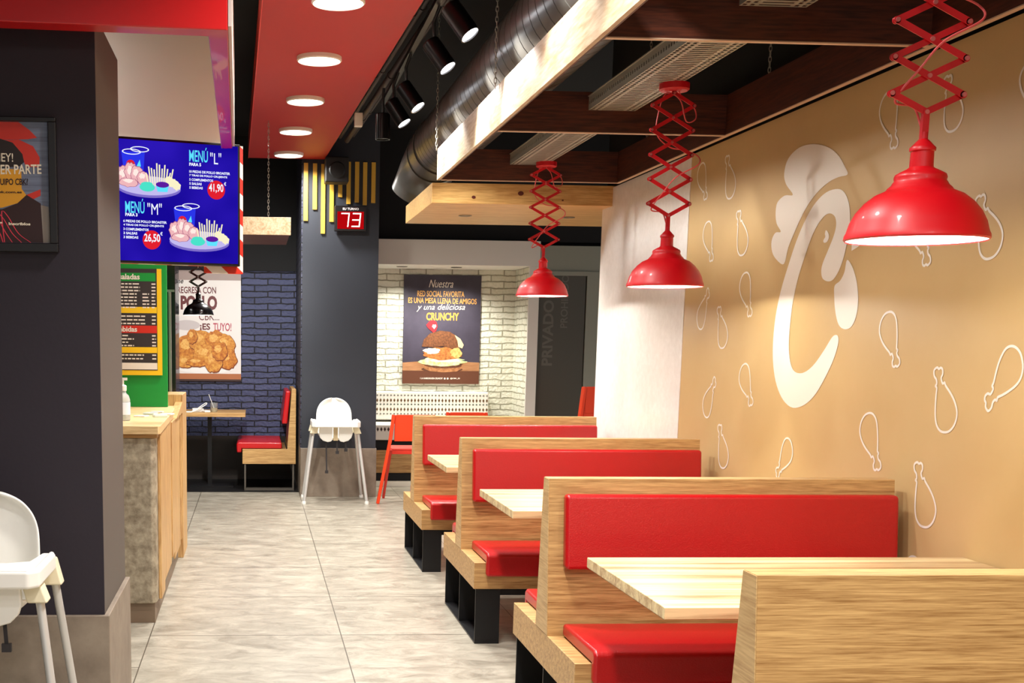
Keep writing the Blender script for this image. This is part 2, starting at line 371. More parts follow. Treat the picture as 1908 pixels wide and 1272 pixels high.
for y0, z0, y1, z1 in DRUM:
    dy, dz = y1-y0, z1-z0; Ls = math.hypot(dy, dz); ux, uz = dy/Ls, dz/Ls
    pts = [Vector((y0+(u*ux+v*-uz)*Ls, z0+(u*uz+v*ux)*Ls)) for u, v in TMPL]
    pts = smooth_poly(pts, 3); n = len(pts); vs = []
    for i, p in enumerate(pts):
        t = (pts[(i+1) % n]-pts[i-1]).normalized(); nn = Vector((-t.y, t.x))*.0042
        vs += [(2.2735, p.x+nn.x, p.y+nn.y), (2.2735, p.x-nn.x, p.y-nn.y)]
    db.add(vs, [(2*i, 2*i+1, (2*i+3) % (2*n), (2*i+2) % (2*n)) for i in range(n)])
db.build('drumstick_outlines', wr, VINYL)['label'] = 'scattered white drumstick outlines'

# far end: column with stripes, alcoves
col = struct(B(.42, 1.09, 11.17, 12.6, .44, 3.35).build('wall_back_column', mat=CHAR)); col.name = 'wall_back'
MB().box(.412, 1.098, 11.16, 12.6, 0, .44).build('tile_skirting', col, TILEB, bevel=.004)
MB().box(.41, .42, 11.20, 12.6, .44, 3.35).build('brick_side', col, BR_DY)
sb = MB()
for x, z0, z1 in ((.427, 2.429, 2.918), (.506, 2.526, 2.915), (.578, 2.321, 2.911), (.653, 2.423, 2.84), (.727, 2.634, 2.84), (.80, 2.576, 2.934), (.873, 2.591, 2.935), (.943, 2.569, 2.932), (1.017, 2.589, 2.933)):
    b_ = MB().box(x, x+.036, 11.155, 11.17, z0, z1)
    b_.build('wall_slat', col, mat('yellow_wood_slat', (216, 170, 62), .45))['label'] = 'thin yellow wooden slat'
w1 = struct(B(-4, .42, 12.6, 12.72, .44, 2.07).build('wall_back.001', mat=BR_D))
MB().box(-4, .42, 12.585, 12.6, 0, .44).build('tile_skirting', w1, mat('shaded_tile_skirting', (46, 39, 34), .5))  # grey tile darkened in colour for the deep shade under the table
struct(B(-4, .42, 12.55, 12.72, 2.07, 3.35).build('wall_back.005', mat=BLACK))  # black band stands in for shade on the unlit upper brickwork
w2 = struct(B(1.09, 2.62, 12.6, 12.72, 0, 3.35).build('wall_back.002', mat=BR_W))
nb = MB().mat(BR_WY).box(2.615, 2.70, 11.92, 12.6, 0, 2.11); nb.build('niche_brick_return', w2)
# white frame of the niche
tr = struct(MB().mat(WHITE).box(1.09, 2.70, 11.9, 12.6, 2.112, 2.345).box(2.60, 2.70, 11.9, 11.93, 0, 2.112).build('trim_1', bevel=.003))
for x in (1.42, 1.95):
    MB().lathe([(0, 0), (.05, 0), (.055, .004)], (x, 12.2, 2.106), 24).build('recessed_downlight', tr, mat('dim_lamp_face', (90, 86, 76), .4))
    spot((x, 12.1, 2.09), (x, 12.45, 0), 85, 130, .9, (1, .98, .88))
# grey door to the back rooms
dr = struct(B(2.70, 3.16, 11.95, 11.99, 0, 2.03).build('door_1', mat=mat('dark_grey_door', (78, 74, 64), .35), bevel=.002))
wd = struct(MB().mat(mat('grey_green_frame', (150, 152, 138), .5)).box(2.70, 4.5, 11.96, 12.1, 2.07, 2.31).box(3.17, 4.5, 11.94, 12.1, 0, 2.07).box(2.70, 3.17, 11.935, 11.96, 2.03, 2.07).build('trim_2'))
tb = MB()
letters(tb, 'PRIVADO', 0, 0, .62, .105, 0, bold=.03)
letters(tb, 'PROHIBIDO', .36, -.135, .50, .07, 0, bold=.02)
t_ = tb.build('door_lettering', dr, mat('faint_grey_vinyl', (104, 100, 90), .4))
t_.rotation_euler = (0, -math.pi/2, 0); t_.location = (2.86, 11.948, 1.18)
struct(B(1.09, 4.5, 12.0, 12.72, 2.345, 3.35).build('wall_back.003', mat=BLACK))
struct(B(2.70, 4.5, 12.1, 12.72, 0, 2.345).build('wall_back.004', mat=BLACK))
# left side of the room behind the pillar: dark kitchen wall, white bulkhead above the screens
struct(B(-4, -3.9, -3, 12.6, 0, 3.35).build('wall_left', mat=mat('kitchen_wall', (96, 92, 92), .6)))
bh = struct(B(-2.6, 0, 0, .12, 0, .93).build('wall_left.001', mat=WHITE)); bh.location = (-.17, 7.05, 2.42); bh.rotation_euler = (0, 0, .28)
MB().box(-2.6, .02, -.02, 0, -.03, .02).build('bulkhead_lip', bh, mat('beige_trim', (214, 204, 182), .5))
# left pillar
pl = struct(B(-2.4, -.515, 4.24, 4.93, .44, 2.42).build('wall_left_pillar', mat=AUB)); pl.name = 'wall_left.002'
MB().box(-2.42, -.497, 4.225, 4.945, 0, .445).build('tile_skirting', pl, TILEB, bevel=.004)
MB().box(-.5155, -.5145, 4.243, 4.927, .447, 2.417).build('pillar_side_face', pl, mat('lit_pillar_side', (88, 80, 74), .6))  # lighter grey skin paints in the soffit light on this side
# red portal beam above the counter front
rb = thing('portal_beam', 'glossy red L-shaped ceiling portal running over the pillar and back to the menu screen', 'beam', (0, 0, 2.33))
MB().prism([(-3, 3.88), (-.083, 4.05), (-.083, 4.13), (-.146, 4.136), (-3, 3.97)], 'z', 0, .42).build('front_beam', rb, REDB, bevel=.004)
MB().prism([(-.146, 4.1), (-.083, 4.06), (-.111, 6.447), (-.167, 6.454)], 'z', 0.001, .42).build('side_beam', rb, REDB, bevel=.004)
MB().prism([(-.082, 4.05), (-.072, 4.05), (-.100, 6.45), (-.110, 6.45)], 'z', .012, .42).build('edge_profile', rb, mat('white_edge_profile', (196, 178, 172), .5))
# red soffit with disc lamps
sf = thing('soffit', 'long red ceiling panel with a row of round lamps over the aisle', 'ceiling panel', (0, 0, SOFFIT_Z))
MB().prism([(.163, -1), (1.02, -1), (.605, 11.163), (-.051, 11.154)], 'z', 0, .18).build('panel', sf, REDS)
MB().prism([(.158, -1), (.163, -1), (-.051, 11.154), (-.056, 11.154)], 'z', -.003, .18).build('edge_trim', sf, mat('red_trim', (226, 60, 50), .4))
DISC = glow('warm_white_diffuser', (255, 246, 230), 9)
proto = None
names = ['nearest', 'second', 'middle', 'fourth', 'farthest']
for i, (x, y) in enumerate(DISCS[:5]):
    if proto is None:
        t = thing('ceiling_lamp', '', 'ceiling lamp', (x, y, SOFFIT_Z))
        MB().lathe([(.125, 0), (.125, -.02), (.118, -.026), (.114, -.02)], seg=40).build('rim', t, WHITE, smooth=True)
        MB().lathe([(.115, -.02), (.06, -.027), (0, -.028)], seg=40).build('diffuser', t, DISC, smooth=True)
        proto = t
    else:
        t = copy_tree(proto); t.location = (x, y, SOFFIT_Z)
    t['group'] = 'round lamps in the red soffit'
    t['label'] = ['round white lamp cut by the top edge of the photo, first in the red soffit', 'largest fully visible round lamp in the red soffit, second from the top',
                  'round lamp in the red soffit, third from the top of the photo', 'round lamp in the red soffit next to last before the column',
                  'smallest round lamp at the far end of the red soffit, just above the yellow slats', 'round lamp in the red soffit just above the photo'][i]

# ================================================================== BENCHES
YB = [7.885, 6.058, 4.238, 2.443]; LB = [1.17, 1.185, 1.225, 1.215]
def make_bench(L, y, label, sides=(-1, 1)):
    t = thing('booth_bench', label, 'bench', (1.01, y, 0), group='double-sided booth benches along the tan wall')
    MB().box(0, L, -.47 if -1 in sides else -.09, .47, .262, .385).build('seat_base', t, OAK, bevel=.002)
    MB().mat(OAK).prism([(-.09, .385), (.09, .385), (.036, .925), (-.036, .925)], 'x', .001, L).build('back_panel', t, bevel=.0015)
    MB().prism([(-.088, .386), (.088, .386), (.0345, .923), (-.0345, .923)], 'x', -.001, .003).build('end_panel', t, OAKY)
    def h(z): return .09-.1*(z-.385)
    for s in sides:
        c = MB().prism([(s*(h(.385)+.005), .386), (s*.495, .386), (s*.495, .33), (s*.472, .33), (s*.472, .387), (s*.5, .387), (s*.505, .33)][:0] or
                       [(s*(h(.385)+.01), .387), (s*.4725, .387), (s*.4725, .33), (s*.51, .325), (s*.51, .425), (s*.49, .435), (s*(h(.385)+.01), .432)], 'x', .05, L-.03)
        c.build('seat_cushion', t, RED, bevel=.012, seg=4)
        c = MB().prism([(s*h(.62), .62), (s*(h(.62)+.05), .62), (s*(h(.87)+.045), .875), (s*h(.87), .875)], 'x', .05, L-.004)
        c.build('back_cushion', t, RED, bevel=.014, seg=4)
    for x in (.012, L-.13):
        lf = MB()
        ya = -.455 if -1 in sides else -.08
        for yy in (-.45, 0, .45):
            a = max(ya, min(.447, yy-.004)); lf.box(x, x+.115, a, a+.008, .008, .262)
        lf.box(x, x+.115, ya, .455, 0, .008).box(x, x+.115, ya, .455, .254, .262)
        lf.build('leg_frame', t, BLACKM, bevel=.001)
    for s in sides: MB().box(.127, L-.13, min(s*.43, s*.39), max(s*.43, s*.39), .225, .262).build('cross_rail', t, BLACKM)
    MB().box(L, L+.028, .05, .075, 0, .80).build('wall_batten', t, mat('dark_batten', (120, 76, 46), .6))
    return t
lbl = ['farthest booth bench, red cushions, backed against the orange chairs', 'booth bench second from the far end with red cushions', 'large booth bench with red cushions behind the nearest table', 'nearest booth bench seen from behind, bare oak back panel in the foreground']
for L, y, l in zip(LB, YB, lbl): make_bench(L, y, l, (1,) if y < 3 else (-1, 1))
# tables
for (x0, yc, x1, l) in ((1.038, 7.04, 2.2, 'farthest booth table, only its aisle corner showing between benches'), (1.035, 5.27, 2.25, 'middle booth table between the second and third bench'), (1.045, 3.43, 2.268, 'nearest booth table, oak striped top reaching the tan wall')):
    t = thing('booth_table', l, 'table', (0, yc, 0), group='oak booth tables')
    MB().mat(TBL).box(x0, x1, -.375, .375, .688, .7195).build('tabletop', t, bevel=.002)
    MB().mat(OAK).box(x0+.002, x1-.002, -.373, .373, .6865, .6885).build('underside', t)
    MB().cone((1.72, 0, .02), (1.72, 0, .686), .038, .038, 20).build('pedestal', t, BLACKM, smooth=True)
    MB().box(1.5, 1.94, -.22, .22, 0, .018).build('foot_plate', t, BLACKM, bevel=.003)
    MB().box(1.5, 1.94, -.15, .15, .67, .686).build('mounting_plate', t, BLACKM)

# ================================================================== PENDANTS
def pendant(loc, n, pitch, R=.161, label='', paint=None, halfw=.088, hang=2.46, group='red scissor pendant lamps', cord=True):
    """loc = centre of the rim; scissor arm of n lozenges with given pitch"""
    paint = paint or REDP; arm = REDM if paint is REDP else paint
    x, y, z = loc; k = R/.161
    t = thing('pendant_lamp', label, 'pendant lamp', loc, group=group)
    prof = [(.157, 0), (.161, .004), (.160, .012), (.156, .02), (.150, .042), (.138, .066), (.120, .088), (.098, .106), (.080, .114), (.074, .117), (.071, .122), (.064, .128), (.060, .135), (.057, .139), (.0585, .146), (.056, .153), (.044, .160), (.032, .166), (.0265, .170), (.0255, .205), (.029, .207), (.029, .214), (.025, .218), (.016, .228), (.008, .236), (0, .237)]
    MB().lathe([(r*k, zz*k) for r, zz in prof], seg=64).build('lamp_shade', t, paint, smooth=True, angle=50)
    inner = [(.1555, .002), (.154, .02), (.147, .042), (.135, .064), (.117, .086), (.095, .103), (.06, .112), (0, .113)]
    MB().lathe([(r*k, zz*k) for r, zz in inner], seg=64).build('shade_lining', t, mat('white_enamel', (250, 246, 236), .4), smooth=True)
    MB().lathe([(0, .02), (.012, .022), (.022, .032), (.026, .045), (.022, .06), (.013, .075), (.013, .1)], seg=24).build('bulb', t, glow('bulb_glow', (255, 240, 214), 22), smooth=True)
    zb = .237*k+.058*k                                             # lowest pivot
    MB().bar((0, 0, .235*k), (0, 0, zb+.008), .016, .012, (1, 0, 0)).cone((0, 0, .225*k), (0, 0, .25*k), .011, .009, 12).build('link', t, arm)
    RV = mat('rivet_metal', (214, 120, 120), .3, metal=.6) if paint is REDP else STEEL
    def Z(i): return zb+pitch*i
    def bar_(p0, p1, riv):
        b_ = MB().bar(p0, p1, .0155, .003, (0, 0, 1)).cone((p0[0], p0[1]-.0015, p0[2]), (p0[0], p0[1]+.0015, p0[2]), .0085, .0085, 14).cone((p1[0], p1[1]-.0015, p1[2]), (p1[0], p1[1]+.0015, p1[2]), .0085, .0085, 14).build('scissor_bar', t, arm)
        for x_, z_ in riv: MB().cone((x_, -.009, z_), (x_, .009, z_), .0055, .0055, 10).build('rivet', b_, RV, smooth=True)
    for s_ in (-1, 1): bar_((0, s_*.0035, Z(0)), (s_*halfw, s_*.0035, Z(0)+pitch/2), [(s_*halfw, Z(0)+pitch/2)]+([(0, Z(0))] if s_ > 0 else []))
    for i in range(n-1):
        zs = Z(i)+pitch/2
        for s_ in (-1, 1): bar_((s_*halfw, -s_*.0035, zs), (-s_*halfw, -s_*.0035, zs+pitch), [(-s_*halfw, zs+pitch)]+([(0, Z(i+1))] if s_ > 0 else []))
    for s_ in (-1, 1): bar_((0, -s_*.0035, Z(n)), (s_*halfw, -s_*.0035, Z(n)-pitch/2), [(0, Z(n))] if s_ > 0 else [])
    zt = hang-z
    MB().bar((0, 0, Z(n)-.006), (0, 0, zt-.02), .018, .01, (1, 0, 0)).build('top_link', t, arm)
    MB().lathe([(0, zt-.03), (.055, zt-.03), (.062, zt-.024), (.062, zt)], seg=32).build('ceiling_rose', t, arm, smooth=True)
    if cord:
        pts = [(.02, 0, zt-.03), (.045, .02, Z(n)-.02), (.095, .02, Z(n)-.055), (.10, .01, Z(n)-.10), (.05, -.02, Z(n)-.115), (.02, -.02, Z(n)-.03), (-.03, .02, Z(n)-.0), (-.06, .02, Z(n)-.1), (-.055, .02, Z(n)-.17),
               (0, .02, Z(n)-.215), (.06, .02, Z(n)-.225), (.12, .015, Z(n)-.25), (.11, -.02, Z(n)-.29), (.02, -.025, Z(n)-.34), (-.03, -.02, Z(n)-.40), (-.07, .015, Z(n)-.47), (-.02, .02, zb+.015), (-.004, .01, zb-.03)]
        sc_ = (zt-.0)/(zt)
        if paint is REDP: MB().tube(curve_pts(pts, 6), .0028, 6).build('cord', t, mat('pink_red_cord', (214, 84, 84), .5), smooth=True)
    point((x, y, z+.035), 52 if paint is REDP else 14, .026)
    return t
pendant((1.60, 3.0, 1.637), 6, .083, R=.164, label='largest red scissor-arm pendant lamp, nearest, hanging before the tan wall', hang=2.457)
pendant((1.742, 5.3, 1.627), 5, .0995, label='middle red scissor-arm pendant lamp in front of the frosted white panel', hang=2.457)
pendant((1.742, 7.6, 1.670), 5, .094, R=.158, label='smallest red scissor-arm pendant lamp, farthest, beside the white niche', hang=2.457)
pendant((-.42, 9.5, 1.572), 3, .07, R=.115, halfw=.06, paint=mat('glossy_black_enamel', (14, 13, 15), .2, coat=.5), label='small glossy black pendant lamp in front of the fried chicken poster', hang=2.13, group='black pendant')

# ================================================================== CEILING LATTICE, TRAYS, DUCT
lt = thing('ceiling_lattice', 'hanging wooden lattice of dark boards with a pale pine outer beam', 'ceiling frame', (0, 0, 2.36))
MB().mat(PALE).box(1.105, 1.122, 1.0, 7.75, 0, .185).build('aisle_beam', lt, bevel=.002)
MB().mat(DARKWY).box(1.122, 1.132, 1.0, 7.73, .004, .183).build('aisle_beam_lining', lt)
MB().mat(DARKWY).box(2.212, 2.232, 1.0, 7.75, .004, .185).mat(BAND).box(2.211, 2.233, 1.0, 7.75, 0, .004).build('wall_beam', lt)
for y in (2.33, 4.15, 5.955, 7.73):
    MB().mat(DARKW).box(1.132, 2.212, y, y+.02, .004, .185).mat(BAND).box(1.132, 2.212, y-.001, y+.021, 0, .004).build('cross_board', lt)
def perforated(mb, u0, u1, v0, v1, nu, nv, fu, fv, P):
    du, dv = (u1-u0)/nu, (v1-v0)/nv
    for i in range(nu):
        for j in range(nv):
            a, b_, c, d = u0+i*du, u0+(i+1)*du, v0+j*dv, v0+(j+1)*dv
            mu, mv = du*(1-fu)/2, dv*(1-fv)/2
            vs = [P(a, c), P(b_, c), P(b_, d), P(a, d), P(a+mu, c+mv), P(b_-mu, c+mv), P(b_-mu, d-mv), P(a+mu, d-mv)]
            mb.add(vs, [(0, 1, 5, 4), (1, 2, 6, 5), (2, 3, 7, 6), (3, 0, 4, 7)])
first = None
for (y0, y1, l) in ((2.38, 4.12, 'perforated metal cable tray at the top edge over the nearest pendant'), (4.2, 5.93, 'perforated metal cable tray carrying the middle red pendant'), (6.0, 7.70, 'perforated metal cable tray carrying the farthest red pendant')):
    if first is None:
        t = thing('cable_tray', l, 'cable tray', (1.655, y0, 2.458), group='perforated cable trays')
        tm = MB(); Ln = 1.72
        ny = int(Ln/.03)
        perforated(tm, -.11, -.06, 0, Ln, 2, ny, .55, .66, lambda u, v: (u, v, 0))
        perforated(tm, -.06, .06, 0, Ln, 1, ny, .86, .46, lambda u, v: (u, v, 0))
        perforated(tm, .06, .11, 0, Ln, 2, ny, .55, .66, lambda u, v: (u, v, 0))
        b_ = tm.build('tray_bottom', t, GALV); md = b_.modifiers.new('solid', 'SOLIDIFY'); md.thickness = .0015
        for s in (-1, 1):
            tm = MB(); perforated(tm, 0, .058, 0, Ln, 1, ny, .25, .4, lambda u, v: (s*.11, v, u)); tm.box(s*.11-.004, s*.11+.004, 0, Ln, .058, .062)
            b_ = tm.build('tray_side', t, GALV); md = b_.modifiers.new('solid', 'SOLIDIFY'); md.thickness = .0015
        first = t
    else:
        t = copy_tree(first); t.location = (1.655, y0, 2.458); t['label'] = l
# spiral duct
dt = thing('ventilation_duct', 'black spiral ventilation duct running above the pale beam', 'duct', (1.30, 1.0, 2.74))
prof = []; Rd = .2; y = 0.0
pr_ = []
while y < 7.9:
    pr_ += [(y, Rd), (y+.108, Rd), (y+.111, Rd-.007), (y+.115, Rd-.007), (y+.118, Rd)]; y += .121
seg = 40; vs = []; fs = []
for (yy, rr) in pr_:
    for k in range(seg): a = 2*math.pi*k/seg; vs.append((rr*math.cos(a), yy, rr*math.sin(a)))
for i in range(len(pr_)-1):
    for k in range(seg): fs.append((i*seg+k, i*seg+(k+1) % seg, (i+1)*seg+(k+1) % seg, (i+1)*seg+k))
MB().add(vs, fs).build('straight_run', dt, DUCT, smooth=True, angle=60)
el = [(0, 7.9, 0), (0, 8.15, -.005), (-.005, 8.35, -.03), (-.02, 8.5, -.085), (-.04, 8.6, -.16), (-.07, 8.66, -.25)]
MB().tube(curve_pts(el, 4), .203, 32).build('elbow', dt, DUCT, smooth=True, angle=60)
for yy in (7.86, 8.2): MB().tube([(0, yy, 0-.012*(yy > 8)), (0, yy+.03, -.002-.014*(yy > 8))], .21, 40).build('joint_ring', dt, DUCT, smooth=True)
# chains
def chain(p0, p1, label, n=None):
    p0, p1 = Vector(p0), Vector(p1); Ln = (p1-p0).length; n = int(Ln/.022); mb = MB()
    for i in range(n):
        c = p0+(p1-p0)*((i+.5)/n); a = 0 if i % 2 else math.pi/2; pts = []
        for k in range(11):
            tt = 2*math.pi*k/10; pts.append(c+Vector((math.cos(a)*.006*math.cos(tt), math.sin(a)*.006*math.cos(tt), .015*math.sin(tt))))
        mb.tube(pts, .0018, 5, cap=False)
    return tag(mb.build('hanging_chain', mat=GALV, smooth=True), label, 'chain', 'suspension chains')
chain((1.092, 5.85, 3.35), (1.092, 5.85, 2.53), 'thin chain holding the pale beam, crossing the middle of the duct')
chain((1.092, 7.70, 3.35), (1.092, 7.70, 2.53), 'thin chain holding the far end of the pale beam')
chain((2.222, 5.5, 3.35), (2.222, 5.5, 2.53), 'thin chain holding the wall side of the lattice, right of the middle cable tray')
chain((2.222, 7.2, 3.35), (2.222, 7.2, 2.53), 'thin chain holding the wall side of the lattice near its far end')
# pine box beam behind the lattice
pb = thing('pine_box_beam', 'knotty pine box beam with small downlights, beneath the end of the lattice', 'beam', (0, 0, 2.255))
MB().mat(PINE).box(1.115, 2.6, 8.02, 9.4, 0, .125).build('box', pb, bevel=.002)
kn = MB()
for x, z, r in ((1.38, .04, .013), (1.68, .068, .019), (1.95, .03, .007)): kn.add([(x+r*math.cos(a*.5236), 8.0185, z+r*.75*math.sin(a*.5236)) for a in range(12)], [tuple(range(12))])
kn.build('wood_knots', pb, mat('knot_brown', (96, 36, 20), .6))
for x in (1.45, 2.17):
    MB().lathe([(.046, 0), (.046, -.005), (.037, -.005), (.035, -.001), (0, -.001)], (x, 8.75, 0), 28).build('downlight_ring', pb, mat('downlight_metal', (150, 140, 120), .3, metal=.6), smooth=True)
# small hanging beam at the alcove
hb = thing('hanging_beam', 'short pale wooden beam hung on a chain before the brick alcove', 'beam', (0, 0, 2.125))
MB().mat(PALE).box(-.95, .255, 9.0, 9.02, 0, .122).mat(DARKW).box(-.95, .245, 9.02, 9.9, 0, .1).build('box', hb, bevel=.002)
chain((.10, 9.3, 3.35), (.10, 9.3, 2.22), 'thin chain holding the short pale beam beside the screen')
# conduits beside the soffit
for i, (x0, x1, z, r) in enumerate(((.79, .715, 3.04, .022), (.85, .76, 3.07, .018), (.90, .80, 3.04, .022), (.96, .84, 3.08, .012))):
    E_ = lambda yy: .781-.0341*(yy-6)+.035+i*.055
    mb = MB().tube([(E_(1.5), 1.5, z), (E_(6), 6, z), (E_(10.7), 10.7, z)], r, 12)
    for yy in (6.6, 8.1, 9.6): mb.tube([(E_(yy), yy, z), (E_(yy+.03), yy+.03, z)], r+.005, 12)
    tag(mb.build('conduit', mat=mat('dark_conduit', (44, 36, 36), .5), smooth=True), ['black conduit closest to the red soffit', 'second black conduit from the red soffit', 'third black conduit from the red soffit', 'thin black conduit furthest from the soffit, beside the spotlights'][i], 'pipe', 'conduits along the ceiling')
# track spots
tk = tag(MB().box(.862, .890, 4.6, 8.8, 2.987, 3.012).build('light_track', mat=BLACKM), 'black ceiling track carrying the spotlights', 'track')
SPOTS = [((.885, 5.62, 2.765), (1.9, 5.0, 1.2), 'black track spotlight at the top, nearest of the row'), ((.89, 6.28, 2.765), (1.9, 5.7, 1.2), 'black track spotlight second from the top'),
         ((.875, 7.28, 2.76), (1.9, 6.7, 1.2), 'black track spotlight in the middle of the row'), ((.86, 7.78, 2.76), (1.8, 7.3, 1.2), 'black track spotlight tilted right, fourth from the top'),
         ((.82, 8.25, 2.755), (.83, 8.2, 0), 'farthest black track spotlight, pointing straight down')]
SPOTS_OFF = [((.89, 4.6, 2.8), (2.0, 4.4, 1.1)), ((.9, 3.8, 2.8), (2.0, 3.4, 1.1)), ((.9, 2.9, 2.8), (2.1, 2.3, 1.0))]
for p, q, l in SPOTS:
    d = (Vector(q)-Vector(p)).normalized(); t = thing('track_spotlight', l, 'spotlight', p, group='track spotlights')
    t.rotation_euler = d.to_track_quat('-Z', 'Y').to_euler()
    MB().lathe([(0, .075), (.042, .075), (.046, .07), (.046, -.085), (.041, -.085), (.04, -.07)], seg=32).build('housing', t, mat('black_anodised', (20, 19, 20), .28, metal=.4), smooth=True)
    MB().lathe([(.04, -.078), (0, -.079)], seg=32).build('lens', t, glow('spot_lens', (250, 250, 255), 12) if q[2] > 0 else mat('unlit_lens', (40, 40, 40), .2))
    mw = t.rotation_euler.to_matrix()
    top = mw.transposed() @ (Vector((p[0], p[1]-.02, 2.985))-Vector(p))
    MB().tube([(0, 0, .03), top*.5+Vector((0, 0, .05)), top], .009, 8).build('bracket', t, BLACKM, smooth=True)
    if q[2] > 0: spot(Vector(p)+d*.1, q, 46, 98, .35)
for p, q in SPOTS_OFF: spot(p, q, 46, 98, .35)
# warm strip of the beam: spots graze the pale beam
tag(MB().mat(WHITE).box(.69, .745, 8.9, 8.96, 2.86, 2.95).build('emergency_light', bevel=.004), 'small white box beside the farthest spotlight', 'light box')
spk = thing('loudspeaker', 'small black loudspeaker above the turn number display', 'speaker', (.70, 11.0, 2.83))
MB().box(-.10, .10, -.1, .1, -.10, .11).build('cabinet', spk, mat('speaker_black', (24, 22, 22), .6), bevel=.01)
MB().lathe([(.07, 0), (.06, .01), (0, .012)], seg=28).build('cone', spk, mat('speaker_cone', (12, 12, 12), .5)).rotation_euler = (math.pi/2, 0, 0)
spk.children[1].location = (0, -.1, 0)
MB().box(-.02, .02, .09, .165, -.05, .05).build('bracket', spk, BLACKM)
# turn display
td = thing('turn_display', 'red illuminated queue number display showing 73 on the dark column', 'display', (.833, 11.155, 2.45))
MB().box(-.138, .138, -.07, 0, -.11, .105).build('casing', td, mat('display_black', (20, 16, 18), .35), bevel=.006)
MB().box(-.115, .115, -.073, -.069, -.092, .055).build('screen', td, glow('red_screen', (190, 8, 14), .9))
dg_ = MB()
def seg7(mb, u, v, w, h, segs, th=.0095):
    P = {'a': (u, u+w, v+h-th, v+h), 'g': (u, u+w, v+h/2-th/2, v+h/2+th/2), 'd': (u, u+w, v, v+th), 'b': (u+w-th, u+w, v+h/2, v+h), 'c': (u+w-th, u+w, v, v+h/2), 'f': (u, u+th, v+h/2, v+h), 'e': (u, u+th, v, v+h/2)}
    for s in segs:
        a, b_, c, d = P[s]; sk = .1; mb.add([(a+(c-v)*sk, -.0745, c), (b_+(c-v)*sk, -.0745, c), (b_+(d-v)*sk, -.0745, d), (a+(d-v)*sk, -.0745, d)], [(0, 1, 2, 3)])
seg7(dg_, -.092, -.075, .072, .118, 'abc'); seg7(dg_, .008, -.075, .072, .118, 'abgcd')
dg_.build('digits', td, glow('digit_glow', (255, 226, 214), 4))
tt_ = MB(); letters(tt_, 'SU TURNO', -.07, .068, .14, .02, .0715, bold=.03); tt_.build('lettering', td, mat('grey_white_print', (220, 214, 214), .5))

# ================================================================== CHAIRS
def make_chair(label, loc, rz=0, group='orange plastic chairs'):
    t = thing('plastic_chair', label, 'chair', loc, rz, group)
    MB().prism([(-.165, .54), (.165, .54), (.165, .755), (.15, .77), (-.15, .77), (-.165, .755)], 'y', -.012, .006).build('backrest', t, ORANGE, bevel=.006)
    MB().prism([(-.19, .03), (.19, .03), (.17, .40), (-.17, .40)], 'z', .455, .475).build('seat', t, ORED, bevel=.008)
    MB().box(-.18, .18, .03, .05, .425, .456).box(-.165, .165, .38, .395, .425, .456).build('seat_frame', t, ORED, bevel=.004)
    for s in (-1, 1):
        mb = MB(); mb.bar((s*.172, 0, .77), (s*.205, -.01, .52), .05, .028, (0, 1, 0)); mb.bar((s*.205, -.01, .53), (s*.305, -.04, 0), .042, .026, (0, 1, 0))
        mb.build('rear_leg', t, ORANGE, bevel=.006)
        MB().bar((s*.19, .02, .47), (s*.215, .36, 0), .036, .022, (0, 1, 0)).build('front_leg', t, ORED, bevel=.005)
    return t
ch = make_chair('orange chair beside the dark column, its back to the aisle', (1.372, 10.72, 0))
c2 = copy_tree(ch); c2.location = (1.91, 11.16, 0); c2['label'] = 'orange chair whose top edge shows above the farthest booth bench'
stk = ['bottom orange chair of the stack beside the grey door', 'middle orange chair of the stack beside the grey door', 'top orange chair of the stack beside the grey door']
for i in range(3):
    c = copy_tree(ch); c.location = (2.97+.012*i, 10.65, .128*i); c.rotation_euler = (0, 0, math.pi*.08); c['label'] = stk[i]; c['group'] = 'stacked orange chairs'
# patterned banquette in the white niche
bq = thing('banquette', 'white banquette with a diamond-patterned backrest under the burger poster', 'bench', (0, 12.0, 0))
MB().box(1.10, 2.35, .45, .58, .62, .90).build('backrest', bq, WHITE, bevel=.012)
MB().box(1.10, 2.35, 0, .45, .45, .60).build('seat', bq, WHITE, bevel=.012)
pt = MB()
for row, (z, sz, c) in enumerate(((.865, .009, 'b'), (.815, .02, 'a'), (.775, .009, 'c'), (.725, .02, 'a'), (.68, .009, 'b'))):
    pt.mat({'a': mat('olive_brown_print', (98, 68, 30), .6), 'b': mat('grey_print', (110, 108, 96), .6), 'c': mat('green_grey_print', (70, 84, 70), .6)}[c])
    n = 36
    pt.__init__(); pt.mat({'a': MATS['olive_brown_print'], 'b': MATS['grey_print'], 'c': MATS.get('green_grey_print')}[c])
    for i in range(n):
        x = 1.12+(1.21)*i/(n-1)
        pt.add([(x-.011, .448, z), (x, .448, z-sz), (x+.011, .448, z), (x, .448, z+sz)], [(0, 1, 2, 3)])
    pt.build('diamond_row', bq)
pt = MB(); pt.mat(mat('dark_print', (60, 44, 40), .6))
for i in range(36):
    x = 1.12+(1.21)*i/35; pt.add([(x-.012, -.002, .555), (x, -.002, .532), (x+.012, -.002, .555), (x, -.002, .578)], [(0, 1, 2, 3)])
pt.build('diamond_row', bq)
MB().mat(OAK).box(1.10, 2.35, .03, .05, .13, .35).build('front_board', bq)
MB().box(1.10, 2.35, .05, .4, .0, .45).build('plinth', bq, BLACK)
MB().box(1.10, 2.35, .0, .05, .0, .05).build('kick_rail', bq, mat('white_rail', (240, 236, 220), .5))

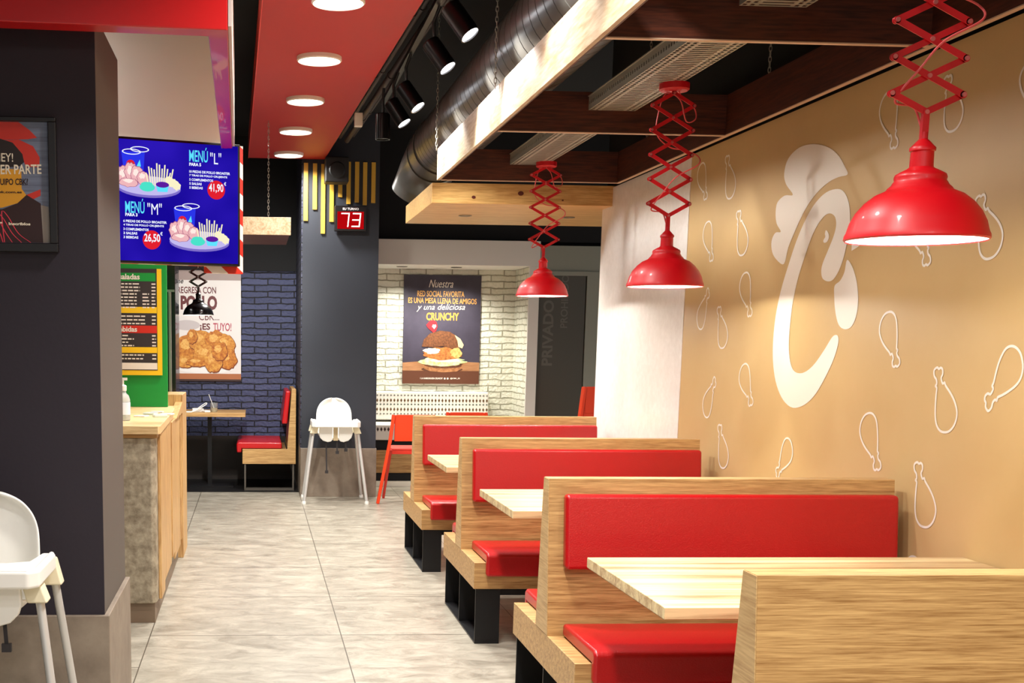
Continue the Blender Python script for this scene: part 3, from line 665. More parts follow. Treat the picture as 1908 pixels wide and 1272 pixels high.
# ================================================================== HIGH CHAIRS
def highchair(loc, label, rz=0):
    t = thing('high_chair', label, 'high chair', loc, rz, 'white baby high chairs')
    # shell: seat bucket and rounded back
    N = 14; vs = []; fs = []
    rows = []
    prof = [(-.155, .565), (-.10, .53), (0, .535), (.07, .55), (.115, .60), (.13, .68), (.145, .76), (.155, .83), (.16, .895)]
    def width(i): return [.135, .145, .15, .152, .155, .158, .155, .125, .02][i]
    prof = [(-.155, .565), (-.10, .545), (0, .55), (.06, .56), (.10, .60), (.12, .68), (.135, .76), (.148, .80), (.156, .84), (.162, .87), (.166, .888), (.168, .896)]
    wd_ = [.135, .145, .15, .152, .155, .158, .156, .149, .130, .100, .062, .02]
    for (yy, zz), wv in zip(prof, wd_):
        for k in range(N+1):
            u = -1+2*k/N; x = wv*math.sin(u*math.pi/2) if 0 else wv*u
            curl = (abs(u)**4)*.05
            vs.append((x, yy-(curl if zz > .58 else 0), zz+(curl if zz <= .6 else 0)))
    for i in range(len(prof)-1):
        for k in range(N): fs.append((i*(N+1)+k, i*(N+1)+k+1, (i+1)*(N+1)+k+1, (i+1)*(N+1)+k))
    sh = MB().add(vs, fs).build('seat_shell', t, PLAST, smooth=True, angle=60)
    md = sh.modifiers.new('solid', 'SOLIDIFY'); md.thickness = .012; md.offset = 0; b_ = sh.modifiers.new('sub', 'SUBSURF'); b_.levels = 1; b_.render_levels = 2
    # front panel with two leg openings: two rounded white lobes and a cream centre strap
    for s in (-1, 1):
        pts = [(s*.026, .665), (s*.142, .665), (s*.145, .60), (s*.135, .57), (s*.11, .545), (s*.07, .533), (s*.04, .538), (s*.026, .555)]
        MB().prism(pts, 'y', -.192, -.165).build('front_lobe', t, PLAST, bevel=.006)
    MB().box(-.02, .02, -.186, -.155, .545, .67).build('centre_strap', t, mat('dark_cream_plastic', (204, 184, 146), .5), bevel=.003)
    # side cheeks that hold the legs
    for s in (-1, 1):
        MB().prism([(s*.145, .665), (s*.20, .665), (s*.222, .605), (s*.16, .605)], 'y', -.19, -.12).build('leg_socket', t, CREAM, bevel=.006)
        MB().prism([(s*.145, .69), (s*.20, .69), (s*.222, .605), (s*.16, .605)], 'y', .09, .15).build('leg_socket', t, CREAM, bevel=.006)
        MB().prism([(s*.15, .60), (s*.20, .69), (s*.165, .70), (s*.15, .70)], 'y', -.12, .10).build('side_panel', t, CREAM, bevel=.004)
        MB().tube([(s*.192, -.155, .62), (s*.272, -.235, .012)], .0135, 14).build('front_leg', t, mat('grey_white_tube', (206, 204, 200), .3, metal=.3), smooth=True)
        MB().tube([(s*.192, .125, .63), (s*.262, .235, .012)], .0135, 14).build('rear_leg', t, mat('grey_white_tube', (206, 204, 200), .3, metal=.3), smooth=True)
        for yy, xx in ((-.236, .272), (.236, .262)): MB().lathe([(0, 0), (.018, 0), (.02, .01), (.016, .03)], (s*xx, yy, 0), 14).build('foot_cap', t, PLAST, smooth=True)
    # tray with raised rim
    tp = [(-.21, .06), (-.21, -.24), (-.18, -.27), (.18, -.27), (.21, -.24), (.21, .06), (.165, .06), (.15, -.09), (.09, -.12), (-.09, -.12), (-.15, -.09), (-.165, .06)]
    MB().prism(tp, 'z', .662, .716).build('tray', t, PLAST, bevel=.010, seg=3)
    rim = [(-.198, .05, .712), (-.198, -.235, .712), (-.175, -.256, .712), (.175, -.256, .712), (.198, -.235, .712), (.198, .05, .712)]
    MB().tube(rim, .009, 10).build('tray_rim', t, PLAST, smooth=True)
    for (x, y, z1, kk) in ((-.08, -.15, .28, 0), (.01, -.16, .45, 1), (.085, -.15, .47, 2)):
        mb = MB(); mb.bar((x, y, .56), (x+.006, y-.005, z1), .012, .002, (1, 0, 0)); mb.box(x-.008, x+.02, y-.012, y+.004, z1-.02, z1+.005)
        mb.build('harness_strap', t, mat('dark_strap', (40, 36, 38), .7))
    return t
highchair((.697, 10.87, 0), 'white high chair standing before the dark column at the far end')
highchair((-.835, 3.86, 0), 'white high chair cut by the left edge, in front of the aubergine pillar')

# ================================================================== COUNTER AREA
ct = thing('service_counter', 'concrete and plank service counter with light wooden top behind the pillar', 'counter', (0, 0, 0))
cb = MB().prism([(-2.2, 6.05), (-.50, 6.05), (-.482, 6.07), (-.478, 6.1), (-.478, 8.3), (-2.2, 8.3)], 'z', .10, .915); cb.build('body', ct, CONC, bevel=.006)
MB().box(-2.2, -.49, 6.07, 8.3, 0, .10).build('toe_kick', ct, mat('beige_toe_kick', (128, 108, 88), .5))
ctop = MB().mat(wood('counter_wood', (238, 208, 156), (206, 168, 112), (1, 10, 10))).prism([(-2.2, 6.02), (-.462, 6.02), (-.452, 6.05), (-.472, 7.3), (-.50, 7.95), (-2.2, 7.95)], 'z', .935, .975); ctop.build('worktop', ct, bevel=.003)
MB().box(-2.2, -.47, 6.05, 7.7, .915, .935).build('worktop_batten', ct, OAK)
kb = MB().mat(PLANK)
yy = 6.17
i = 0
while yy < 7.9:
    wv = (.24, .62, .30, .55, .40, .5)[i % 6]; kb.box(-.478, -.462-.007*(i % 2), yy, min(yy+wv-.008, 7.94), .10+.03*(i % 3), .93); yy += wv; i += 1
kb.build('plank_cladding', ct, bevel=.003)
MB().mat(PLANK).box(-.60, -.455, 7.95, 8.40, 0, 1.045).build('end_post', ct, bevel=.004)
MB().mat(PLANK).prism([(7.3, .93), (7.95, 1.0), (7.95, .93)], 'x', -.50, -.455).build('end_bracket', ct, bevel=.002)
# sanitiser bottle
sn = thing('pump_bottle', 'clear pump bottle standing on the counter beside the pillar', 'bottle', (-.668, 6.42, .9765))
MB().lathe([(0, 0), (.034, 0), (.036, .004), (.036, .105), (.030, .125), (.016, .14), (.016, .155)], seg=28).build('bottle_body', sn, mat('clear_gel', (232, 240, 240), .15, trans=.5), smooth=True)
MB().lathe([(.0365, .03), (.0367, .032), (.0367, .09), (.0365, .092)], seg=28).build('label', sn, mat('white_blue_label', (226, 234, 246), .5), smooth=True)
MB().lathe([(.018, .150), (.019, .156), (.019, .175), (.012, .18), (.006, .182), (.006, .205)], seg=20).box(-.014, .022, -.008, .008, .203, .216).build('pump', sn, PLAST, smooth=True)
# small litter on the counter
rnd = random.Random(4)
for i in range(5):
    x, y = -.60+.028*i+rnd.uniform(-.01, .01), 6.75+.2*(i % 3)
    mb = MB().box(-.035, .035, -.025, .025, 0, .008+.004*(i % 2))
    o = mb.build('sachet', mat=mat('sachet_paper%d' % (i % 2), [(238, 240, 232), (206, 224, 214)][i % 2], .6), bevel=.002); o.location = (x, y, .9755); o.rotation_euler = (0, 0, rnd.uniform(-.6, .6))
    tag(o, ['pale paper sachet lying nearest the pump bottle on the counter', 'pale sachet on the counter, second right of the pump bottle', 'pale sachet in the middle of the litter on the counter', 'pale sachet near the right of the litter on the counter', 'pale sachet furthest right on the counter before the green panel'][i], 'sachet', 'sachets on the counter')
# green panel with menu
gp = thing('green_wall_panel', 'green panel standing on the back of the counter', 'panel', (0, 7.75, .976))
MB().box(-1.8, -.535, .02, .06, 0, .95).build('panel', gp, GREEN, bevel=.002)
mn = thing('menu_board', 'yellow-framed dark menu board with white price lines on the green panel', 'menu', (-.565, 7.765, 1.17))
MB().box(-1.0, 0, -.012, 0, 0, .62+.02).build('frame', mn, YEL, bevel=.001)
MB().box(-.98, -.028, -.014, -.011, .03, .64).build('board', mn, CHALK)
mb = MB()
def mrow(v, u0, u1, h=.008, d=.0155):
    u = u0
    while u < u1: 
        wv = rnd.uniform(.012, .04); tri_poly(mb, rect(u, min(u+wv, u1), v, v+h), d); u += wv+.006
mb.mat(GREEN); tri_poly(mb, rect(-.98, -.035, .565, .615), .0145)
mb.mat(YEL); tri_poly(mb, rect(-.98, -.03, .375, .412), .0145); tri_poly(mb, rect(-.98, -.03, .135, .17), .0145)
mb.mat(mat('menu_red', (206, 40, 24), .5)); tri_poly(mb, rect(-.98, -.03, .255, .30), .0145)
mb.mat(mat('menu_white', (236, 230, 220), .5)); tri_poly(mb, rect(-.98, -.03, .035, .075), .0145)
letters(mb, 'ensaladas', -.30, .575, .17, .034, .016, bold=.03); letters(mb, 'bebidas', -.28, .262, .13, .032, .016, bold=.03)
for k in range(8):
    mrow(.545-.02*k, -.30, -.13 if k < 3 else -.15); mrow(.545-.02*k, -.06, -.036)
    if k > 2: mrow(.545-.02*k, -.115, -.075)
for k in range(3): mrow(.352-.022*k, -.30, -.10); mrow(.352-.022*k, -.06, -.036)
for k in range(4): mrow(.235-.02*k, -.30, -.17 if k % 2 else -.2); mrow(.235-.02*k, -.06, -.036)
for k in range(2): mrow(.118-.022*k, -.30, -.11); mrow(.118-.022*k, -.06, -.036)
mb.build('printed_menu', mn)
mb = MB(); letters(mb, '', 0, 0, .1, .1, 0) if 0 else None
# dark fridge / tall cabinet
fr = thing('tall_cabinet', 'tall narrow black cabinet with a steel handle edge between green panel and poster', 'cabinet', (0, 8.45, 0))
MB().box(-1.2, -.525, .0, .4, 0, 2.2).build('body', fr, mat('black_gloss', (16, 15, 17), .25, coat=.3), bevel=.004)
MB().box(-.572, -.552, -.02, 0, .75, 1.70).build('handle_rail', fr, STEEL, bevel=.004)
MB().box(-.60, -.53, -.015, 0, 1.70, 1.715).build('door_hinge', fr, STEEL)

# ---- television menu screen with a candy-striped backing board
tv = thing('menu_screen', 'blue backlit menu screen listing two chicken menus with prices', 'screen', (-.075, 6.62, 1.765), .32)
TW, TH = 1.02, .612
MB().box(-TW, 0, 0, .05, 0, TH).build('bezel', tv, mat('tv_black', (12, 12, 14), .3), bevel=.003)
def glow_noise(name, c1, c2, s, sc=3):
    m = glow(name, c1, s); nt = m.node_tree
    if nt.nodes.get('Noise Texture'): return m
    n = nt.nodes.new('ShaderNodeTexNoise'); n.inputs['Scale'].default_value = sc; tc = nt.nodes.new('ShaderNodeTexCoord'); nt.links.new(tc.outputs['Object'], n.inputs[0])
    cr = nt.nodes.new('ShaderNodeValToRGB'); cr.color_ramp.elements[0].color = lin(c1); cr.color_ramp.elements[1].color = lin(c2)
    cr.color_ramp.elements[0].position = .38; cr.color_ramp.elements[1].position = .66
    nt.links.new(n.outputs['Fac'], cr.inputs[0]); nt.links.new(cr.outputs[0], [x for x in nt.nodes if x.type == 'EMISSION'][0].inputs[0]); return m
sc_ = MB().box(-TW+.012, -.012, -.002, 0, .012, TH-.012).build('display_image', tv, glow_noise('screen_blue', (22, 8, 150), (48, 26, 190), 1.0, 2.2))
G = lambda n, c, s=1.15: glow(n, c, s)
mb = MB()
gw, gcy, gred = G('scr_white', (232, 236, 250)), G('scr_cyan', (90, 214, 240)), G('scr_red', (214, 30, 44))
gpl, gch, gfr, grn, gpu, gcup = G('scr_plate', (184, 176, 226)), G('scr_chicken', (226, 172, 176)), G('scr_fries', (236, 228, 190)), G('scr_mint', (70, 214, 190)), G('scr_purple', (86, 26, 150)), G('scr_cup', (40, 50, 220))
gdk = G('scr_plate_side', (120, 104, 190))
def U(px): return -(450-px)/228*.598           # across the visible part of the screen
def V(py): return TH-(py-(255+(px_ if 0 else 0)))/236*TH if 0 else TH*(496-py)/236
def platter(cx, cy, s):
    mb.mat(gdk); tri_poly(mb, ell(cx, cy-.012*s, .158*s, .045*s), .003)
    mb.mat(gpl); tri_poly(mb, ell(cx, cy, .158*s, .045*s), .0032)
    mb.mat(gcup); tri_poly(mb, [(cx-.12*s, cy+.03), (cx-.03*s, cy+.03), (cx-.02*s, cy+.155*s), (cx-.135*s, cy+.155*s)], .0034)
    mb.mat(gw)
    for dx, dy in ((-.085, .155), (-.045, .168)):
        for k in range(16):
            a, b_ = ell(cx+dx*s, cy+dy*s, .047*s, .014*s, 16), ell(cx+dx*s, cy+dy*s, .041*s, .010*s, 16)
            tri_poly(mb, [a[k], a[(k+1) % 16], b_[(k+1) % 16], b_[k]], .0036)
    mb.mat(gred); tri_poly(mb, ell(cx-.09*s, cy+.095*s, .022*s, .022*s), .0036)
    mb.mat(gcy); tri_poly(mb, [(cx-.045*s, cy+.12*s), (cx-.04*s, cy+.09*s), (cx-.055*s, cy+.07*s), (cx-.06*s, cy+.09*s)], .0036)
    gche = G('scr_chicken_edge', (150, 74, 110)); gchl = G('scr_chicken_light', (250, 222, 214))
    for k, (dx, dy, rx, ry) in enumerate(((-.125, .045, .032, .04), (-.09, .06, .03, .045), (-.06, .05, .03, .038), (-.03, .035, .028, .03), (-.10, .01, .045, .02))): 
        mb.mat(gche); tri_poly(mb, blob(cx+dx*s, cy+dy*s, rx*s*1.08, ry*s*1.08, .12, 22, k), .004+.00015*k)
        mb.mat(gch); tri_poly(mb, blob(cx+dx*s, cy+dy*s, rx*s, ry*s, .14, 22, k), .00405+.00015*k)
        mb.mat(gchl); tri_poly(mb, blob(cx+dx*s-.004, cy+dy*s+.008, rx*s*.5, ry*s*.45, .3, 18, k+7), .0041+.00015*k)
    if 1: pass
    mb.mat(gfr)
    for k in range(11):
        x = cx+(-.005+.0105*k)*s; tp = x+(k-5)*.003*s; hgt = (.09+.012*((k*5) % 3)-abs(k-5)*.006)*s
        tri_poly(mb, [(x, cy), (x+.006*s, cy), (tp+.008*s, cy+hgt), (tp+.001*s, cy+hgt)], .0046)
    for k in range(4): tri_poly(mb, blob(cx+(.10+.012*k)*s, cy+(.03-.008*k)*s, .022*s, .02*s, .2, 16, 9+k), .0048)
    mb.mat(grn); tri_poly(mb, ell(cx-.01*s, cy-.008*s, .038*s, .02*s), .005); tri_poly(mb, blob(cx-.01*s, cy+.006*s, .03*s, .012*s, .15, 18, 3), .0052)
    mb.mat(gcy); tri_poly(mb, [(cx+.033*s, cy+.006*s), (cx+.098*s, cy+.006*s), (cx+.09*s, cy-.026*s), (cx+.041*s, cy-.026*s)], .005)
    mb.mat(gpu); tri_poly(mb, ell(cx+.0655*s, cy+.008*s, .033*s, .014*s), .0052)
platter(U(268), V(349), 1.03); platter(U(367), V(448), 1.0)
mb.build('plate_pictures', tv)
mb = Lines(tv, 'lettering')
mb.mat(gred); tri_poly(mb, ell(U(401), V(350), .047, .047), .003); tri_poly(mb, ell(U(272), V(451), .047, .047), .003)
mb.mat(gcy); letters(mb, 'MENÚ', U(347), V(299), .098, .072, .0045, bold=.012); letters(mb, 'MENÚ', U(221), V(402), .098, .072, .0045, bold=.012)
mb.mat(gw); letters(mb, '"L"', U(389), V(301), .058, .056, .0045, bold=0); letters(mb, '"M"', U(264), V(403), .074, .056, .0045, bold=0)
letters(mb, 'PARA 5', U(347), V(307), .062, .016, .0045, bold=.045); letters(mb, 'PARA 3', U(221), V(408), .062, .016, .0045, bold=.045)
for k, s in enumerate(('10 PIEZAS DE POLLO BROASTER', '7 TIRAS DE POLLO CRUJIENTE', '5 COMPLEMENTOS', '5 SALSAS', '5 BEBIDAS')):
    letters(mb, s, U(347), V(320+7.6*k), [.215, .20, .125, .065, .07][k], .0125, .0045, bold=.035)
for k, s in enumerate(('6 PIEZAS DE POLLO BROASTER', '4 TIRAS DE POLLO CRUJIENTE', '3 COMPLEMENTOS', '3 SALSAS', '3 BEBIDAS')):
    letters(mb, s, U(217), V(419.5+7.6*k), [.222, .207, .128, .07, .075][k], .0125, .0045, bold=.035)
letters(mb, '41,90', U(386), V(356), .077, .046, .0047, bold=.02); letters(mb, '26,50', U(257), V(457), .082, .046, .0047, bold=.02)
letters(mb, '€', U(416.5), V(341), .012, .018, .0047, bold=.02); letters(mb, '€', U(288.5), V(442), .012, .018, .0047, bold=.02)
# striped board
def stripe_mat():
    m = bpy.data.materials.new('candy_stripes'); m.use_nodes = True; nt = m.node_tree; b = nt.nodes['Principled BSDF']; b.inputs['Roughness'].default_value = .45
    tc = nt.nodes.new('ShaderNodeTexCoord'); sp = nt.nodes.new('ShaderNodeSeparateXYZ'); nt.links.new(tc.outputs['Object'], sp.inputs[0])
    a = nt.nodes.new('ShaderNodeMath'); a.operation = 'MULTIPLY_ADD'; a.inputs[1].default_value = .9; nt.links.new(sp.outputs['X'], a.inputs[0]); nt.links.new(sp.outputs['Z'], a.inputs[2])
    d = nt.nodes.new('ShaderNodeMath'); d.operation = 'MULTIPLY'; d.inputs[1].default_value = 6.4; nt.links.new(a.outputs[0], d.inputs[0])
    f = nt.nodes.new('ShaderNodeMath'); f.operation = 'FRACT'; nt.links.new(d.outputs[0], f.inputs[0])
    g = nt.nodes.new('ShaderNodeMath'); g.operation = 'GREATER_THAN'; g.inputs[1].default_value = .5; nt.links.new(f.outputs[0], g.inputs[0])
    mx = nt.nodes.new('ShaderNodeMix'); mx.data_type = 'RGBA'; nt.links.new(g.outputs[0], mx.inputs[0]); mx.inputs[6].default_value = lin((240, 234, 226)); mx.inputs[7].default_value = lin((214, 44, 26))
    nt.links.new(mx.outputs[2], b.inputs['Base Color']); return m
sbd = MB().prism([(-1.08, .0), (-.17, .0), (-.17, -.035), (.032, -.035), (.032, TH), (-1.08, TH)], 'y', .051, .085).build('striped_board', tv, stripe_mat()); sbd['label'] = 'red and white striped backing board'
MB().box(-.62, -.5, .085, .42, .5, .58).build('mounting_arm', tv, BLACKM)

# ---- fried chicken poster
cp = thing('chicken_poster', 'white poster with heaped fried chicken on the dark brick wall', 'poster', (-.79, 12.575, .985))
MB().box(0, .655, 0, .02, 0, 1.09).build('poster_sheet', cp, mat('poster_white', (240, 234, 230), .5))
mb = Lines(cp, 'picture_piece'); mb.mat(mat('poster_grey', (168, 148, 142), .5)); tri_poly(mb, rect(0, .655, .99, 1.09), .001)
mb.mat(mat('poster_wood', (182, 110, 66), .5)); tri_poly(mb, rect(0, .655, .02, .075), .001)
mb.mat(mat('poster_dark', (60, 34, 28), .5)); tri_poly(mb, rect(0, .655, 0, .02), .001)
mb.mat(mat('plate_white', (250, 248, 246), .4)); tri_poly(mb, ell(.30, .14, .30, .065), .0015)
mb.mat(mat('plate_shade', (206, 196, 196), .4)); tri_poly(mb, ell(.12, .55, .13, .05), .0012)
ck = [mat('fried_batter_a', (232, 160, 62), .6, noise=(34, (176, 88, 24))), mat('fried_batter_b', (240, 184, 84), .6, noise=(40, (196, 108, 36)))]
for k, (x, y, rx, ry) in enumerate(((.13, .33, .12, .13), (.25, .40, .12, .11), (.40, .40, .10, .10), (.50, .35, .09, .12), (.17, .44, .05, .07), (.30, .27, .12, .09), (.52, .22, .09, .10), (.10, .19, .09, .06), (.22, .19, .11, .045), (.38, .20, .085, .11), (.44, .30, .08, .09))):
    mb.mat(mat('fried_edge', (150, 72, 20), .6, noise=(50, (112, 46, 12)))); tri_poly(mb, blob(x+.004, y-.006, rx*1.05, ry*1.05, .10, 28, k+20), .002+.0006*k)
    mb.mat(ck[k % 2]); tri_poly(mb, blob(x, y, rx, ry, .11, 28, k+20), .0022+.0006*k)
    mb.mat(mat('fried_highlight', (252, 212, 124), .6, noise=(60, (226, 150, 62)))); tri_poly(mb, blob(x-rx*.2, y+ry*.25, rx*.45, ry*.4, .22, 18, k+60), .0024+.0006*k)
mb = Lines(cp, 'lettering'); dkr = mat('poster_maroon', (104, 26, 30), .5); mb.mat(dkr)
letters(mb, 'REGRESA CON', .03, .86, .38, .065, .001, bold=.02); letters(mb, 'POLLO', .06, .70, .36, .14, .001, bold=.05)
letters(mb, 'CBK...', .24, .60, .20, .075, .001, bold=0); letters(mb, '¡ES', .25, .49, .10, .08, .001, bold=.03)
mb.mat(mat('poster_pink_red', (188, 74, 92), .5)); letters(mb, 'TUYO!', .38, .495, .18, .08, .001, bold=.02)
mb.mat(mat('poster_black', (50, 40, 40), .5)); letters(mb, 'me', .01, .955, .08, .035, .001, shear=.3)
# ---- burger poster
bp_ = thing('burger_poster', 'dark poster with a chicken burger on a board, hung on the white brick', 'poster', (1.487, 12.575, .978))
PW, PH = .778, 1.078
MB().box(0, PW, 0, .02, 0, PH).build('poster_sheet', bp_, mat('poster_slate', (72, 66, 82), .5, noise=(1.6, (52, 46, 60))))
mb = Lines(bp_, 'picture_piece'); mb.mat(mat('board_top', (188, 138, 96), .5, noise=(3, (150, 100, 64), (1, 1, 8)))); tri_poly(mb, [(0, .13), (PW, .13), (PW, .215), (.55, .225), (.2, .225), (0, .21)], .001)
mb.mat(mat('board_edge', (98, 56, 36), .5)); tri_poly(mb, rect(0, PW, 0, .13), .001)
mb.mat(mat('shadow_brown', (88, 52, 34), .5)); tri_poly(mb, ell(.40, .145, .21, .03), .0012)
mb.mat(mat('bun_bottom', (196, 138, 92), .5, noise=(30, (140, 88, 50)))); tri_poly(mb, [(.20, .20), (.22, .15), (.28, .125), (.42, .115), (.55, .125), (.60, .155), (.61, .2)], .0015)
mb.mat(mat('patty_brown', (120, 70, 42), .5, noise=(40, (74, 40, 24)))); tri_poly(mb, blob(.41, .19, .20, .035, .08, 26, 1), .002)
mb.mat(mat('lettuce', (170, 196, 104), .5, noise=(26, (226, 230, 190)))); tri_poly(mb, blob(.40, .225, .225, .045, .16, 34, 2), .0025)
mb.mat(mat('white_sauce', (234, 226, 204), .5)); tri_poly(mb, blob(.44, .235, .15, .02, .2, 26, 3), .003)
mb.mat(mat('crispy_chicken', (206, 132, 64), .6, noise=(36, (140, 74, 30)))); tri_poly(mb, blob(.41, .30, .19, .065, .13, 34, 4), .0035)
mb.mat(mat('white_sauce', (234, 226, 204), .5)); tri_poly(mb, blob(.29, .33, .08, .028, .25, 22, 5), .004)
mb.mat(mat('crispy_light', (236, 196, 120), .6, noise=(36, (200, 140, 70)))); tri_poly(mb, blob(.54, .31, .055, .05, .2, 22, 6), .004)
mb.mat(mat('bun_top', (136, 84, 50), .5, noise=(60, (84, 48, 28)))); tri_poly(mb, [(.19, .37), (.21, .44), (.27, .50), (.37, .53), (.47, .52), (.55, .47), (.59, .42), (.60, .37), (.50, .355), (.40, .375), (.30, .365)], .0045)
mb.mat(mat('bun_inside', (224, 196, 150), .5)); tri_poly(mb, [(.52, .49), (.58, .45), (.615, .39), (.60, .355), (.56, .37), (.55, .43)], .0047)
mb.mat(mat('pick_red', (204, 44, 52), .4)); tri_poly(mb, [(.23, .585), (.26, .62), (.30, .635), (.335, .615), (.345, .57), (.33, .525), (.305, .51), (.28, .53), (.25, .555)], .005)
mb.mat(mat('heart_white', (246, 240, 236), .5)); tri_poly(mb, [(.29, .57), (.30, .592), (.31, .585), (.325, .592), (.333, .572), (.312, .545)], .0055)
mb = Lines(bp_, 'lettering'); mb.mat(mat('poster_cream', (238, 228, 214), .5)); letters(mb, 'Nuestra', .25, .955, .245, .075, .001, bold=.0, shear=.35); letters(mb, 'y una deliciosa', .13, .715, .49, .075, .001, bold=0, shear=.35, slope=.01)
letters(mb, '1 LA HAMBURGUESA CRUNCHY', .18, .045, .23, .018, .0035, bold=.03)
for x in (.43, .46): tri_poly(mb, ell(x, .053, .01, .01, 14), .0035)
letters(mb, '@CBK_ES', .485, .045, .10, .018, .0035, bold=.03)
mb.mat(mat('poster_orange', (224, 164, 84), .5)); letters(mb, 'RED SOCIAL FAVORITA', .135, .865, .475, .058, .001, bold=.02, slope=-.008); letters(mb, 'ES UNA MESA LLENA DE AMIGOS', .045, .80, .69, .055, .001, bold=.02, slope=-.01)
mb.mat(mat('poster_orange_b', (240, 160, 62), .5)); letters(mb, 'CRUNCHY', .23, .63, .33, .078, .001, bold=.03)
# ---- framed recruiting poster on the pillar
fp_ = thing('framed_poster', 'black-framed recruiting poster cut by the left edge, on the aubergine pillar', 'poster', (-.641, 4.24, 1.663))
fr_ = MB(); W_, H_ = .62, .425
fr_.box(-W_, 0, -.03, 0, 0, .028).box(-W_, 0, -.03, 0, H_-.014, H_).box(-.026, 0, -.03, 0, .028, H_-.014).box(-W_, -W_+.026, -.03, 0, .028, H_-.014)
fr_.build('frame', fp_, mat('black_frame', (20, 17, 20), .4), bevel=.003)
MB().box(-W_+.02, -.02, -.014, -.002, .02, H_-.012).build('poster_sheet', fp_, mat('blind_grey', (128, 140, 164), .5, noise=(4, (92, 96, 118), (.4, 1, 12))))
mb = Lines(fp_, 'picture_piece'); X0 = -.026
mb.mat(mat('poster_red', (204, 50, 38), .5)); tri_poly(mb, [(-.42, .41), (-.12, .41), (-.085, .385), (-.062, .362), (-.09, .357), (-.2, .352), (-.42, .352)], .0145)
tri_poly(mb, [(-.17, .352), (-.12, .355), (-.075, .335), (-.055, .30), (-.057, .27), (-.10, .27), (-.11, .30), (-.14, .33)], .0146); tri_poly(mb, [(-.10, .182), (-.055, .20), (-.055, .18), (-.08, .168), (-.10, .172)], .0146)
mb.mat(mat('cap_black', (40, 30, 30), .6)); tri_poly(mb, [(-.33, .25), (-.31, .32), (-.25, .355), (-.19, .36), (-.14, .345), (-.11, .31), (-.105, .285), (-.12, .272), (-.2, .262)], .0148)
mb.mat(mat('figure_yellow', (226, 160, 40), .5)); tri_poly(mb, [(-.30, .265), (-.115, .262), (-.115, .20), (-.10, .18), (-.13, .155), (-.18, .14), (-.30, .138)], .0147)
mb.mat(mat('jacket_dark', (48, 24, 26), .6)); tri_poly(mb, [(-.34, .03), (-.05, .03), (-.055, .155), (-.10, .182), (-.13, .155), (-.18, .135), (-.34, .14)], .0149)
mb.mat(mat('poster_grey_strip', (150, 140, 132), .5)); tri_poly(mb, [(-.055, .15), (-.03, .145), (-.024, .03), (-.05, .03)], .015)
for k in range(4):
    mb = MB(); mb.mat(mat('neon_pink_line', (230, 60, 84), .5))
    pts = [(-.31+.045*k, .03), (-.30+.04*k, .09), (-.27+.03*k, .13), (-.22+.02*k, .11), (-.19+.02*k, .06), (-.18+.03*k, .03)]
    cpt = curve_pts([(a, b_, 0) for a, b_ in pts], 5)
    for i in range(len(cpt)-1):
        a, c = cpt[i], cpt[i+1]; tri_poly(mb, [(a.x-.0015, a.y), (a.x+.0015, a.y), (c.x+.0015, c.y), (c.x-.0015, c.y)], .0152+.0001*k)
    mb.build('pink_outline', fp_)
mb = Lines(fp_, 'lettering'); mb.mat(mat('poster_text_white', (240, 228, 206), .5)); letters(mb, '¡HEY!', -.208, .278, .068, .034, .0155, bold=.01); letters(mb, 'QUIERES SER PARTE', -.325, .236, .275, .036, .0155, bold=.02, slope=.025)
letters(mb, 'Inscribíos', -.16, .085, .07, .009, .0156, bold=.04); letters(mb, 'rrhh@cbk.com.es', -.32, .088, .14, .009, .0156, bold=.04)
mb.mat(mat('poster_text_dark', (44, 20, 22), .5)); letters(mb, 'DE NUESTRO EQUIPO CBK?', -.325, .205, .231, .024, .0155, bold=.02, slope=.02); letters(mb, 'talento@cbk.com.es', -.27, .183, .155, .010, .0155, bold=.03, slope=.01)

# ================================================================== ALCOVE TABLE AND BENCH
at_ = thing('alcove_table', 'small oak table with litter and a glass in the dark brick alcove', 'table', (0, 11.75, .004))
MB().mat(OAK).box(-1.0, -.085, 0, .62, .675, .712).build('tabletop', at_, bevel=.002)
MB().box(-.45, -.41, .28, .32, .015, .675).build('pedestal', at_, BLACKM)
MB().box(-.62, -.20, .08, .52, 0, .016).build('foot_plate', at_, BLACKM)
gl = thing('drinking_glass', 'half-empty tumbler with a straw on the alcove table', 'glass', (-.385, 11.95, .712))
MB().lathe([(0, .003), (.030, .003), (.036, .09), (.038, .09), (.032, 0), (0, 0)], seg=24).build('tumbler', gl, mat('clear_glass', (240, 240, 236), .05, trans=.9), smooth=True)
MB().lathe([(0, .004), (.029, .004), (.032, .04), (0, .04)], seg=24).build('drink', gl, mat('pale_drink', (226, 206, 150), .2), smooth=True)
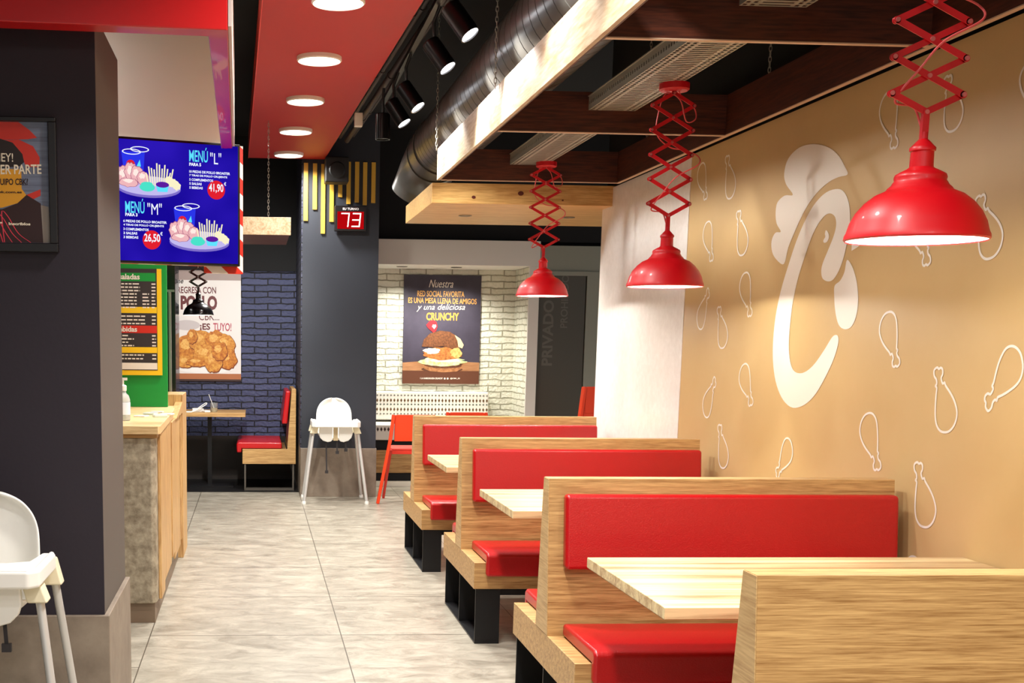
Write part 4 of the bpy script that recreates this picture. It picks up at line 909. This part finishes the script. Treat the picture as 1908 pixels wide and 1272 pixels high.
MB().tube([(.01, 0, .01), (-.05, .01, .17)], .003, 6).build('straw', gl, PLAST)
tg = tag(MB().tube(curve_pts([(-.60, 11.9, .72), (-.56, 11.9, .735), (-.48, 11.92, .79), (-.455, 11.92, .80), (-.46, 11.92, .785), (-.53, 11.9, .745), (-.58, 11.88, .72)], 5), .004, 6).build('cutlery_loop', mat=PLAST, smooth=True), 'white bent plastic fork loop on the alcove table', 'cutlery')
for i, (x, y, w_, h_, rz) in enumerate(((-.54, 11.98, .11, .035, .1), (-.46, 11.9, .06, .02, .5), (-.62, 11.86, .07, .012, -.2))):
    o = MB().box(-w_/2, w_/2, -.04, .04, 0, h_).build('crumpled_napkin', mat=PLAST, bevel=.008, seg=3); o.location = (x, y, .7125); o.rotation_euler = (0, 0, rz)
    tag(o, ['larger white crumpled napkin on the alcove table', 'small white napkin beside the tumbler', 'flat white napkin nearest the counter on the alcove table'][i], 'napkin', 'napkins on the alcove table')
ab = thing('alcove_bench', 'short oak bench with red cushions facing left in the brick alcove', 'bench', (0, 11.62, .004))
MB().mat(OAK).prism([(-.112, .247), (.385, .247), (.385, .945), (.345, .945), (.305, .385), (-.112, .385)], 'y', 0, .03).build('end_panel', ab, bevel=.002)
MB().mat(OAK).box(-.112, .30, .03, .95, .25, .375).build('seat_base', ab)
MB().mat(OAK).prism([(.31, .38), (.385, .38), (.385, .94), (.35, .94)], 'y', .03, .95).build('back_panel', ab)
MB().prism([(-.165, .35), (-.12, .35), (-.12, .388), (.255, .388), (.255, .445), (-.15, .448), (-.168, .43)], 'y', .02, .90).build('seat_cushion', ab, RED, bevel=.012, seg=3)
MB().prism([(.255, .62), (.305, .62), (.335, .925), (.29, .925)], 'y', .02, .90).build('back_cushion', ab, RED, bevel=.012, seg=3)
lf = MB()
for x in (-.095, .355): lf.box(x, x+.015, .01, .13, .01, .247)
lf.box(-.095, .37, .01, .13, 0, .012); lf.build('leg_frame', ab, mat('grey_leg', (100, 94, 86), .4, metal=.4))
print('objects', len(bpy.data.objects))
